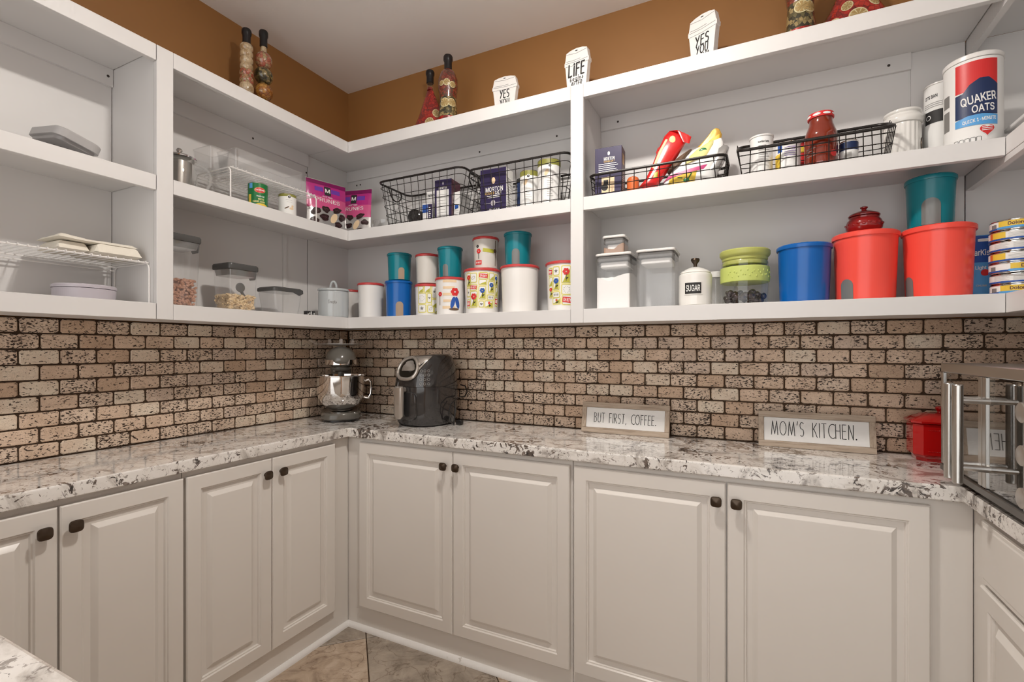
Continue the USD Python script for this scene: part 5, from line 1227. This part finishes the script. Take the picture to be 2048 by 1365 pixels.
band(t, 'lettering', at(text('QUAKER', .023, True, .078), .004, .128, 0, 6), 'paper', .0008, p0, 0, R, 'white name QUAKER')
band(t, 'lettering', at(text('OATS', .020, True, .050), .014, .100, 0, 2), 'paper', .0008, p0, 0, R, 'white name OATS')
band(t, 'lettering', at(text('QUICK 1-MINUTE', .0095, True, .074), .006, .067, 0, 3), 'paper', .0009, p0, 0, R)
band(t, 'heart', affinity.translate(heart(.0195), .022, .036), 'paper', .0009, p0, 0, R); band(t, 'heart', affinity.translate(heart(.0175), .022, .036), 'red_ink', .0012, p0, 0, R)
band(t, 'small_print', union_all([sbox(.010, .034 + .005*k, .034, .036 + .005*k) for k in range(3)]), 'paper', .0015, p0, 0, R)
band(t, 'nutrition_marks', union_all([frame_at(-.046 + .0125*k, .012, .0105, .015, .0009, .002) for k in range(5)]), 'ink', 0, p0, 0, R)
band(t, 'side_panel', union_all([sbox(-.090, .130, -.066, .165), sbox(-.090, .060, -.066, .118)]), 'ink_grey', 0, p0, 0, R)
t = thing('shelf_tray', 'thin white tray lying on the right shelf beside the oats tub', 'tray', (.735, 1.60, SM))
part('tray', box(-.075, .12, -.35, .31, .040, .052, .002), M['shelf'], t); part('feet', [box(sx-.012, sx+.012, sy-.012, sy+.012, 0, .0395) for sx in (-.05, .1) for sy in (-.32, .28)], M['shelf'], t)

# ------------------------------------------------------------------ on top of the wall shelves
def cup_sign(label, x, y, w, h, rot, words, lean=0):
    t = thing('cup_sign', label, 'sign', (x, y, ST), rot); th = .026
    k = w/2
    g = Polygon([(-k*.66, 0), (k*.66, 0), (k*.93, h*.70), (k, h*.71), (k, h*.77), (k*.94, h*.80), (k*.84, h*.955), (k*.5, h*.985), (0, h), (-k*.5, h*.985), (-k*.84, h*.955), (-k*.94, h*.80), (-k, h*.77), (-k, h*.71), (-k*.93, h*.70)])
    m = trimesh.creation.extrude_polygon(g, th, engine='earcut'); m.apply_translation((0, 0, -th))
    F = lambda q: plane_map(q, (0, -th/2, 0), (1, 0, 0), (0, 0, 1))
    part('cutout', F(m), M['white'], t, smooth=False)
    ln = [LineString([(-k*.9, h*.70), (0, h*.685), (k*.9, h*.70)]), LineString([(-k*.9, h*.765), (0, h*.75), (k*.9, h*.765)]), LineString([(-k*.82, h*.80), (-k*.3, h*.785), (k*.3, h*.79)]), LineString([(-k*.82, h*.93), (0, h*.905), (k*.82, h*.93)])]
    part('lid_lines', F(flat(union_all([l.buffer(.0007) for l in ln]))), M['ink_grey'], t, smooth=False)
    part('sip_hole', F(flat(affinity.translate(affinity.scale(Point(0, 0).buffer(.006), 1, .3), 0, h*.955))), M['ink'], t, smooth=False)
    for s, hh, zz, ww, st in words:
        part('lettering', F(flat(affinity.translate(hand(s, hh, st, .22, .4, .06, ww), 0, zz))), M['ink'], t, smooth=False)
    return t
cup_sign('small white cup-shaped sign reading YES YOU CAN, left of the three', -.990, 1.945, .122, .187, 2, [('YES', .034, .110, .044, .0042), ('YOU', .028, .072, .044, .0036), ('CAN!!', .026, .036, .044, .0036)])
cup_sign('white cup-shaped sign reading LIFE begins AFTER, the middle one', -.652, 1.945, .112, .222, -8, [('LiFE', .050, .134, .070, .0062), ('begins', .020, .098, .060, .0022), ('AFTER', .022, .074, .050, .0026)])
cup_sign('white cup-shaped sign reading YES YOU CAN, right of the three', -.160, 1.945, .116, .216, -26, [('YES', .036, .122, .052, .0046), ('YOU', .030, .088, .046, .0040), ('CAN!!', .026, .056, .050, .0036)])

def slice_disc(c, r, nrm, th=.004):
    m = lathe([(r*.2, 0), (r*.9, .0003), (r, th*.4), (r*.95, th)], 22)
    z = np.array([0, 0, 1.0]); n_ = np.array(nrm)/np.linalg.norm(nrm)
    m.apply_transform(trimesh.geometry.align_vectors(z, n_)); m.apply_translation(c); return m
def lemon(t, cx, cy, rf, spots, sy=1.0):
    def sq_(m): m.vertices[:, 1] *= sy; return m
    """lemon and lime slices pressed against the glass, with rinds"""
    for phi, z, r in spots:
        a = rf(z); g = Point(0, 0).buffer(r, quad_segs=6)
        part('citrus_slice', sq_(wrap(at(flat(g, .0016), 0, z), cx, cy, rf, phi)), M['lemon_rind'], t, smooth=False)
        segs = union_all([Polygon([(0, 0), (r*.82*math.cos(q-.30), r*.82*math.sin(q-.30)), (r*.84*math.cos(q), r*.84*math.sin(q)), (r*.82*math.cos(q+.30), r*.82*math.sin(q+.30))]) for q in np.arange(8)*PI/4])
        part('citrus_flesh', sq_(wrap(at(flat(segs, .0008, .0024), 0, z), cx, cy, rf, phi)), M['lemon'], t, smooth=False)
def interp(prof):
    zz = [p[1] for p in prof]; rr = [p[0] for p in prof]; return lambda z: float(np.interp(z, zz, rr)) + .0004
def wax_cap(t, r, z0, z1):
    part('wax_cap', lathe([(r*.86, z0), (r, z0+.003), (r*.98, z0+(z1-z0)*.55), (r*1.18, z0+(z1-z0)*.66), (r*1.20, z1-.008), (r*1.02, z1-.001), (r*.3, z1)], 24), M['wax'], t, label='black wax seal')
x, y = -1.975, 1.390
t = thing('infused_bottle', 'slim ribbed bottle layered with pale garlic and red beans', 'bottle', (x, y, ST))
def coil(z0, z1, n, r):
    out = []
    for k in range(n):
        a, b = z0 + (z1-z0)*k/n, z0 + (z1-z0)*(k+1)/n; out += [(r*.82, a), (r*.97, a+(b-a)*.25), (r, a+(b-a)*.5), (r*.97, b-(b-a)*.25)]
    return out + [(r*.82, z1)]
for z0, z1, n, r, m in ((0, .05, 1, .030, 'corn_red'), (.05, .085, 1, .030, 'olives'), (.085, .125, 1, .029, 'garlic'), (.125, .185, 2, .0285, 'corn_red'), (.185, .296, 4, .0265, 'garlic')):
    part('layer', lathe(coil(z0, z1, n, r), 32), M[m], t)
wax_cap(t, .0165, .2965, .364)
x, y = -1.972, 1.470
t = thing('infused_bottle', 'bottle shaped as four stacked globes of olives, peppers and corn', 'bottle', (x, y, ST))
for k, (m, r, zc) in enumerate((('olives', .038, .052), ('amber', .039, .126), ('olives', .039, .199), ('corn_red', .036, .268))):
    hgt = .037; a = np.linspace(-1.25, 1.25, 11); part('globe', lathe([(r*math.cos(q), zc + hgt*math.sin(q)/math.sin(1.25)) for q in a], 36), M[m], t)
part('foot', lathe([(.03, 0), (.034, .004), (.02, .0145)], 30), M['glass'], t)
part('neck', lathe([(.0125, .3055), (.0130, .310), (.0125, .328)], 24), M['garlic'], t)
wax_cap(t, .0160, .3285, .402)
def tri_bottle(label, x, y, base, h, cap, spots, sy=.42):
    t = thing('infused_bottle', label, 'bottle', (x, y, ST)); zc = h - cap
    prof = [(base*.94, 0), (base, .006), (base*.985, .018), (base*.46, .162), (.0170, .286)]
    part('body', lathe(prof, 44, sy=sy), M['peppers'], t); part('neck', lathe([(.0168, .2862), (.0155, .300), (.0155, zc)], 28), M['glass'], t)
    part('neck_fill', lathe([(.0150, .2864), (.014, .296), (.012, .300)], 20), M['peppers'], t)
    wax_cap(t, .0185, zc+.0004, h); lemon(t, x, y, interp(prof), spots, sy); return t
def torso_bottle(label, x, y, s, h, cap, spots):
    t = thing('infused_bottle', label, 'bottle', (x, y, ST)); zc = h - cap
    prof = [(s*.82, 0), (s*.98, .006), (s*1.0, zc*.20), (s*.86, zc*.42), (s*.84, zc*.52), (s*1.0, zc*.72), (s*.96, zc*.84), (s*.72, zc*.95), (s*.42, zc)]
    cuts = [0, 2, 4, 6, 8]
    f = interp(prof)
    for k, m in enumerate(('peppers', 'olives', 'pepper_mix', 'pepper_mix')):
        a, b = prof[cuts[k]][1], prof[cuts[k+1]][1]; zz = np.linspace(a, b, 8); part('layer', lathe([(f(q)-.0004, q) for q in zz], 44), M[m], t)
    wax_cap(t, .0185, zc+.0004, h); lemon(t, x, y, f, spots); return t
tri_bottle('triangular bottle of red peppers and lemon slices, left of the cup signs', -1.470, 2.038, .148, .386, .066, [(10, .150, .024), (-22, .105, .026), (38, .112, .014)])
torso_bottle('curvy bottle of lemons, herbs and peppers, left of the cup signs', -1.292, 1.935, .0470, .361, .070, [(-22, .120, .022), (26, .122, .020), (-8, .212, .016), (26, .204, .015), (-40, .210, .012)])
torso_bottle('curvy bottle of peppers and lemon, cut by the top of the photo', .150, 1.950, .0480, .370, .072, [(5, .130, .022), (40, .128, .020), (-10, .212, .016)])
tri_bottle('triangular bottle of red peppers and lemons at the top right', .318, 2.038, .150, .386, .066, [(-30, .090, .026), (12, .104, .028), (52, .150, .018), (-10, .150, .018)])

# ------------------------------------------------------------------ on the worktop
def framed_sign(label, x0, x1, y, z, h, tilt, words, th=.020):
    cx = (x0+x1)/2; w = (x1-x0)/2; a = math.radians(tilt); bw = .022
    t = thing('framed_sign', label, 'sign', (cx, y, z))
    def T(m):
        v = m.vertices; u = v[:, 1]*math.cos(a) - 0*v[:, 2]
        return trimesh.Trimesh(np.column_stack([v[:, 0], v[:, 1]*math.sin(a) - v[:, 2]*math.cos(a), v[:, 1]*math.cos(a) + v[:, 2]*math.sin(a)]), m.faces, process=False)
    def B(x0_, x1_, y0_, y1_, z0_, z1_, b=.0008): return T(box(x0_, x1_, y0_, y1_, z0_, z1_, b))
    for q in (0, 1): part('frame_rail', B(-w, w, 0 if q == 0 else h-bw, bw if q == 0 else h, -th, 0), M['wood_x'], t)
    for s in (-1, 1): part('frame_stile', B(s*w - (s > 0)*bw*.82, s*w + (s < 0)*bw*.82, bw+.0002, h-bw-.0002, -th, 0), M['wood_z'], t)
    part('panel', B(-w+bw*.82+.0002, w-bw*.82-.0002, bw+.0004, h-bw-.0004, -th, -.006), M['paper'], t)
    part('lettering', T(at(flat(words, .0005), 0, h/2, -.0058)), M['ink'], t, smooth=False)
    return t
TILT = 12
framed_sign('wood framed sign reading BUT FIRST, COFFEE. leaning on the bricks', -.668, -.300, 2.036, ZC+.001, .131, TILT, hand('BUT FIRST, COFFEE.', .040, .0022, .20, .55, 0, .260))
framed_sign("wood framed sign reading MOM'S KITCHEN. leaning on the bricks", .022, .383, 2.036, ZC+.001, .131, TILT, affinity.translate(hand("MOM'S KITCHEN.", .050, .0022, .20, .62, 0, .262), -.006, .004))

def prism8(w, d, c, z0, z1, e=.003):
    def ring(k, z):
        a, b, q = w-k, d-k, c
        return np.array([(a, -b+q, z), (a, b-q, z), (a-q, b, z), (-a+q, b, z), (-a, b-q, z), (-a, -b+q, z), (-a+q, -b, z), (a-q, -b, z)])
    return ring
t = thing('red_canister', 'glossy red eight-sided canister with lid beside the oven', 'canister', (.547, 2.030, ZC+.0004))
w_, d_, c_ = .078, .058, .022
rg = prism8(w_, d_, c_, 0, 0)
part('body', loft([rg(.012, 0), rg(.010, .010), rg(.002, .018), rg(0, .022), rg(0, .118), rg(.003, .121)]), M['red'], t, smooth=20)
part('lid', loft([rg(.003, .1212), rg(-.006, .123), rg(-.007, .129), rg(-.002, .132), rg(.026, .150), rg(.040, .154)]), M['red'], t, smooth=20)
part('knob', lathe([(.007, .153), (.007, .158), (.011, .163), (.0125, .169), (.010, .174), (.003, .176)], 24), M['red'], t)
bd = [ellipsoid((x_, -d_-.0002, z_), .0014, .0014, .0014, 1) for z_ in (.034, .102) for x_ in np.arange(-.042, .043, .0042)]
part('beading', bd, M['red'], t, kind='stuff')

# stand mixer in the corner, facing out along the diagonal
f_, r_ = view_frame(-1.885, 1.845)
rotz = math.degrees(math.atan2(-f_[1], -f_[0]))
t = thing('stand_mixer', 'grey stand mixer with polished steel bowl in the corner', 'mixer', (-1.885, 1.845, ZC+.0004), rotz)
def srect(l, w, p, n=40):
    a = np.arange(n)*2*PI/n; c, s = np.cos(a), np.sin(a)
    return np.column_stack([l*np.sign(c)*np.abs(c)**(2/p), w*np.sign(s)*np.abs(s)**(2/p)])
def base_ring(k, z, l=.165, w=.098, off=-.045):
    q = srect(l-k, w-k, 3.2); return np.column_stack([q[:, 0]+off, q[:, 1], np.full(len(q), z)])
part('foot', loft([base_ring(.014, 0), base_ring(.008, .002), base_ring(.008, .010)]), M['black'], t)
part('base', loft([base_ring(.006, .0102), base_ring(.0, .016), base_ring(0, .036), base_ring(.008, .044), base_ring(.05, .047)]), M['mixer_grey'], t)
def col(z, x_, l, w):
    q = srect(l, w, 2.6); return np.column_stack([q[:, 0]+x_, q[:, 1], np.full(len(q), z)])
part('column', loft([col(.046, -.150, .055, .062), col(.10, -.155, .045, .052), (col(.20, -.150, .045, .050)), col(.262, -.135, .055, .056)]), M['mixer_grey'], t)
hd = []
for x_, ry, rz, zc in ((.118, .004, .004, .303), (.114, .026, .024, .303), (.100, .046, .042, .305), (.076, .062, .056, .307), (.040, .072, .063, .309), (-.02, .075, .064, .310), (-.10, .072, .060, .309), (-.16, .060, .050, .305), (-.200, .036, .032, .302), (-.208, .004, .004, .302)):
    a = np.arange(36)*2*PI/36; s = np.sin(a); zz = np.where(s > 0, s*rz, s*rz*.72)
    hd.append(np.column_stack([np.full(36, x_), ry*np.cos(a), zc + zz]))
m = loft(hd); m.fix_normals(); part('motor_head', m, M['mixer_grey'], t)
bnd = []
for k in range(29):
    a = math.radians(-84 + 168*k/28); bnd.append((a,))
def band_pt(a, z, o=0): return ((.066+o)*math.cos(a) + .046, (.0735+o)*math.sin(a), z)
vs, fs = [], []
for k in range(29):
    a = math.radians(-100 + 200*k/28)
    for z_, o in ((.282, .002), (.306, .003), (.306, -.010), (.282, -.010)): vs.append(band_pt(a, z_, o))
for k in range(28):
    for q in range(4): a, b = k*4+q, k*4+(q+1) % 4; fs += [(a, a+4, b+4), (a, b+4, b)]
m = trimesh.Trimesh(np.array(vs), np.array(fs), process=False); m.fix_normals(); part('trim_band', m, M['chrome'], t, label='polished steel band')
part('attachment_hub', [lathe([(.030, .246), (.048, .252), (.052, .262), (.052, .268)], 32, cx=.03), lathe([(.014, .205), (.016, .246)], 20, cx=.03)], M['mixer_grey'], t)
part('beater', [bar((.03, 0, .10), (.03, 0, .206), .006, 8)] + [tube([(.03, s*.004, .19), (.03, s*.045, .165), (.03, s*.05, .12), (.03, s*.02, .075), (.03, 0, .066)], .004, 7) for s in (-1, 1)], M['steel'], t)
bowl = [(.040, .0475), (.048, .050), (.050, .056), (.072, .068), (.094, .088), (.108, .114), (.114, .145), (.116, .200), (.1165, .222), (.121, .225), (.121, .228), (.115, .228), (.1135, .2), (.111, .145), (.105, .115), (.09, .09), (.06, .070), (.01, .066)]
b = part('bowl', lathe(bowl, 72, cx=.022), M['chrome'], t)
part('bowl_handle', tube([(.022, .116, .196), (.022, .135, .202), (.022, .146, .190), (.022, .147, .165), (.022, .146, .130), (.022, .134, .108), (.022, .110, .112)], .006, 8), M['chrome'], b)
t = thing('pouring_shield', 'clear plastic pouring shield lying on top of the stand mixer', 'shield', (-1.900, 1.860, ZC+.3765), rotz)
part('ring', lathe([(.060, 0), (.110, .004), (.118, .008), (.118, .011), (.108, .008), (.060, .003)], 48), M['hazy'], t)
part('clip', [box(.07*math.cos(a)-.006, .07*math.cos(a)+.006, .07*math.sin(a)-.008, .07*math.sin(a)+.008, .004, .034, .002) for a in (.9, -.9, 0.0, PI)], M['hazy'], t)
part('chute', trimesh.Trimesh(*hull([(.075, -.118, .006), (.115, -.10, .006), (.080, -.15, .030), (.125, -.135, .030), (.078, -.120, .004), (.082, -.152, .028)])), M['hazy'], t)

# air fryer
fx, fy = -1.415, 1.935
f_, r_ = view_frame(fx, fy)
fdeg = math.degrees(math.atan2(-f_[1], -f_[0])) - 46
t = thing('air_fryer', 'black and silver air fryer with round display and basket handle', 'air fryer', (fx, fy, ZC+.0004), fdeg)
def fr_ring(z, k, top=None, p=2.7):
    q = srect(.143*k, .131*k, p, 56); z_ = np.full(56, z)
    return np.column_stack([q, z_])
rings = [fr_ring(.004, .86), fr_ring(.012, .91), fr_ring(.05, .97), fr_ring(.11, 1.0), fr_ring(.1845, .998)]
part('lower_body', loft(rings), M['gloss_black'], t)
part('base_ring', loft([fr_ring(0, .84), fr_ring(.0038, .87)]), M['black'], t)
def up_ring(z, k, sh):
    r0 = fr_ring(z, k); r0[:, 0] += sh; r0[:, 2] += (-r0[:, 0]*.03 + r0[:, 1]*.05)*np.clip((z-.186)/.1, 0, 1); return r0
UP = ((.1855, .998, 0), (.22, .972, 0), (.255, .925, -.001), (.285, .870, -.003), (.305, .820, -.005), (.318, .765, -.007), (.327, .68, -.010), (.3315, .50, -.012), (.3325, .2, -.012), (.3326, .04, -.012))
part('upper_body', loft([up_ring(*q) for q in UP]), M['gloss_black'], t)
def on_fryer(a, z, out=.0):
    k, sh = float(np.interp(z, [q[0] for q in UP], [q[1] for q in UP])), float(np.interp(z, [q[0] for q in UP], [q[2] for q in UP])); c, s_ = math.cos(a), math.sin(a)
    x_, y_ = (.143*k+out)*np.sign(c)*abs(c)**(2/2.7) + sh, (.131*k+out)*np.sign(s_)*abs(s_)**(2/2.7)
    return np.array((x_, y_, z + (-x_*.03 + y_*.05)*np.clip((z-.186)/.1, 0, 1)))
part('basket_front', loft([np.column_stack([q_[:, 0]*0 + .1435 + xx, q_[:, 0], q_[:, 1] + .098]) for q_, xx in ((srect(.072, .066, 5, 40), -.014), (srect(.072, .066, 5, 40), -.001), (srect(.066, .060, 5, 40), .003))]), M['gloss_black'], t)
part('basket_handle', cat([box(.140, .176, -.017, .017, .160, .184, .006), loft([np.column_stack([np.full(32, 0) + .174 + q_[:, 0], q_[:, 1], np.full(32, z_)]) for q_, z_ in ((srect(.010, .012, 3, 32), .040), (srect(.014, .025, 3, 32), .056), (srect(.015, .026, 3, 32), .165), (srect(.015, .026, 3, 32), .182), (srect(.010, .020, 3, 32), .189))])]), M['warm_silver'], t, label='silver upright basket handle')
def patch(a0, a1, z0, z1, out, n=14, m_=10, zf=None):
    """thin curved plate lying on the upper body"""
    g_ = []
    for i in range(n+1):
        row = []
        for j in range(m_+1):
            a = a0 + (a1-a0)*i/n; zz0, zz1 = (zf(i/n) if zf else (z0, z1)); z = zz0 + (zz1-zz0)*j/m_; row.append((on_fryer(a, z, out), on_fryer(a, z, -.001)))
        g_.append(row)
    v = [q[0] for r0 in g_ for q in r0] + [q[1] for r0 in g_ for q in r0]; N = (n+1)*(m_+1); f = []; w__ = m_+1
    for i in range(n):
        for j in range(m_):
            a = i*w__+j; f += [(a, a+w__, a+w__+1), (a, a+w__+1, a+1)]; b = a+N; f += [(b, b+w__+1, b+w__), (b, b+1, b+w__+1)]
    ed = [j for j in range(w__)] + [i*w__+m_ for i in range(1, n+1)] + [n*w__+j for j in range(m_-1, -1, -1)] + [i*w__ for i in range(n-1, 0, -1)]
    for a, b in zip(ed, ed[1:]+ed[:1]): f += [(a, b, b+N), (a, b+N, a+N)]
    m = trimesh.Trimesh(np.array(v), np.array(f), process=False); m.fix_normals(); return m
part('silver_panel', patch(-1.0, 1.05, 0, 0, .0016, 24, 10, lambda q: (.262 + .058*max(0, (q-.62)/.38)**.8, .3265)), M['warm_silver'], t, label='silver panel round the display')
def ring_on(aC, zC, ra, rz, out, k=44): return np.array([on_fryer(aC + ra*math.cos(2*PI*i/k), zC + rz*math.sin(2*PI*i/k), out) for i in range(k)])
part('display_ring', tube(ring_on(.05, .272, .40, .050, .006), .0085, 10, True), M['warm_silver'], t, label='silver oval ring')
dsk = ring_on(.05, .272, .37, .046, .005); m = loft([dsk*[.93, 1, 1], dsk]); m.fix_normals(); part('display', m, M['screen'], t, label='dark oval display')
part('silver_sweep', tube([on_fryer(.30 + .78*q, .232 + .092*q**.7, .003) for q in np.linspace(0, 1, 20)], np.interp(np.linspace(0, 1, 20), [0, .3, 1], [.006, .0045, .002]), 8), M['warm_silver'], t)
mk = []
for a in (.62, .78, .94):
    for z in (.200, .220, .240, .258):
        c_ = on_fryer(a, z, .0012); o = c_*[1, 1, 0]; o /= np.linalg.norm(o); s_ = np.array((-o[1], o[0], 0))
        mk.append(tube([c_ + .0055*math.cos(i*PI/4)*s_ + .0055*math.sin(i*PI/4)*np.array((0, 0, 1)) for i in range(8)], .0006, 4, True))
part('touch_symbols', mk, M['ink_pale'], t, smooth=False, kind='stuff')
t = thing('power_cord', 'black power cord hanging at the right side of the air fryer', 'cord', (fx, fy, ZC+.0004))
def rl(a, b, z): return (r_[0]*a - f_[0]*b, r_[1]*a - f_[1]*b, z)
part('cable', tube([rl(.125, .072, .004), rl(.110, .105, .020), rl(.100, .125, .060), rl(.108, .125, .10), rl(.135, .095, .125), rl(.155, .06, .130), rl(.182, .02, .128), rl(.196, .0, .150), rl(.188, -.02, .176), rl(.165, -.03, .182)], .0032, 8), M['black'], t)
part('cable', tube([rl(.128, .090, .112), rl(.132, .110, .080), rl(.128, .112, .040), rl(.124, .10, .004)], .0032, 8), M['black'], t)
part('plug', shift(box(-.012, .02, -.012, .012, 0, .022, .004), *rl(.150, .075, .001)), M['black'], t)

# oven on the right worktop, its glass doors towards the room
ox, oy0, oy1 = .492, 1.32, 1.803
t = thing('countertop_oven', 'stainless countertop oven with glass doors on the right worktop', 'oven', (ox, (oy0+oy1)/2, ZC+.0004))
def O(m): return shift(m, -ox, -(oy0+oy1)/2, -(ZC+.0004))
zb, zt = ZC+.016, 1.236
for i in (0, 1):
    for j in (0, 1): part('foot', O(box(ox+.02+.30*i, ox+.05+.30*i, oy0-.2+.62*j, oy0-.17+.62*j, ZC+.0005, zb-.0002, .003)), M['black'], t)
yr = 1.02
part('cabinet_top', O(box(ox+.012, ox+.385, yr, oy1, zt-.012, zt, .002)), M['steel'], t); part('cabinet_bottom', O(box(ox+.012, ox+.385, yr, oy1, zb, zb+.012, .002)), M['dark_steel'], t)
part('cabinet_back', O(box(ox+.373, ox+.385, yr, oy1, zb+.0122, zt-.0122)), M['dark_steel'], t); part('cabinet_side', O(box(ox+.012, ox+.3728, oy1-.012, oy1, zb+.0122, zt-.0122)), M['dark_steel'], t); part('cabinet_side', O(box(ox+.012, ox+.3728, yr, yr+.012, zb+.0122, zt-.0122)), M['dark_steel'], t)
part('frame_top', O(box(ox-.004, ox+.0118, yr, oy1, zt-.026, zt, .002)), M['steel'], t); part('frame_bottom', O(box(ox-.006, ox+.0118, yr, oy1, zb, zb+.018, .002)), M['dark_steel'], t)
part('frame_post', O(box(ox-.004, ox+.0118, oy1-.016, oy1, zb+.0182, zt-.0262, .002)), M['steel'], t)
part('control_panel', O(box(ox-.004, ox+.0118, yr, 1.330, zb+.0182, zt-.0262, .002)), M['steel'], t)
for a, b in ((1.530, 1.786), (1.334, 1.527)):
    d = part('glass_door', O(box(ox+.001, ox+.006, a, b, zb+.019, zt-.027)), M['oven_glass'], t, smooth=False, label='dark glass oven door')
    s0, s1 = (a, a+.020) if a > 1.5 else (b-.020, b)
    part('door_stile', O(box(ox-.003, ox+.009, s0, s1, zb+.019, zt-.027, .001)), M['steel'], d)
    yh = 1.552 if a > 1.5 else 1.497
    part('handle', O(lathe([(.009, zb+.028), (.0105, zb+.030), (.0105, zt-.046), (.009, zt-.044)], 24, cx=ox-.056, cy=yh)), M['steel'], d)
    for zz in (zb+.066, zt-.082): part('handle_bracket', O(tube([(ox-.050, yh, zz), (ox-.02, yh, zz), (ox+.001, yh, zz)], [.006, .0065, .008], 10)), M['steel'], d)
for k, zz in enumerate((.985, 1.068, 1.152)):
    m = facing(lathe([(.024, 0), (.024, .004), (.021, .007), (.020, .018), (.017, .020)], 28), 'right')
    part('knob', O(shift(m, ox-.0045, 1.288, zz)), M['warm_silver'], t)
for zz in (1.02, 1.10):
    part('rack', [O(bar((ox+.02, 1.35+.03*k, zz), (ox+.36, 1.35+.03*k, zz), .0016, 5)) for k in range(15)] + [O(bar((ox+.03, 1.34, zz), (ox+.03, 1.785, zz), .002, 5)), O(bar((ox+.35, 1.34, zz), (ox+.35, 1.785, zz), .002, 5))], M['chrome'], t)
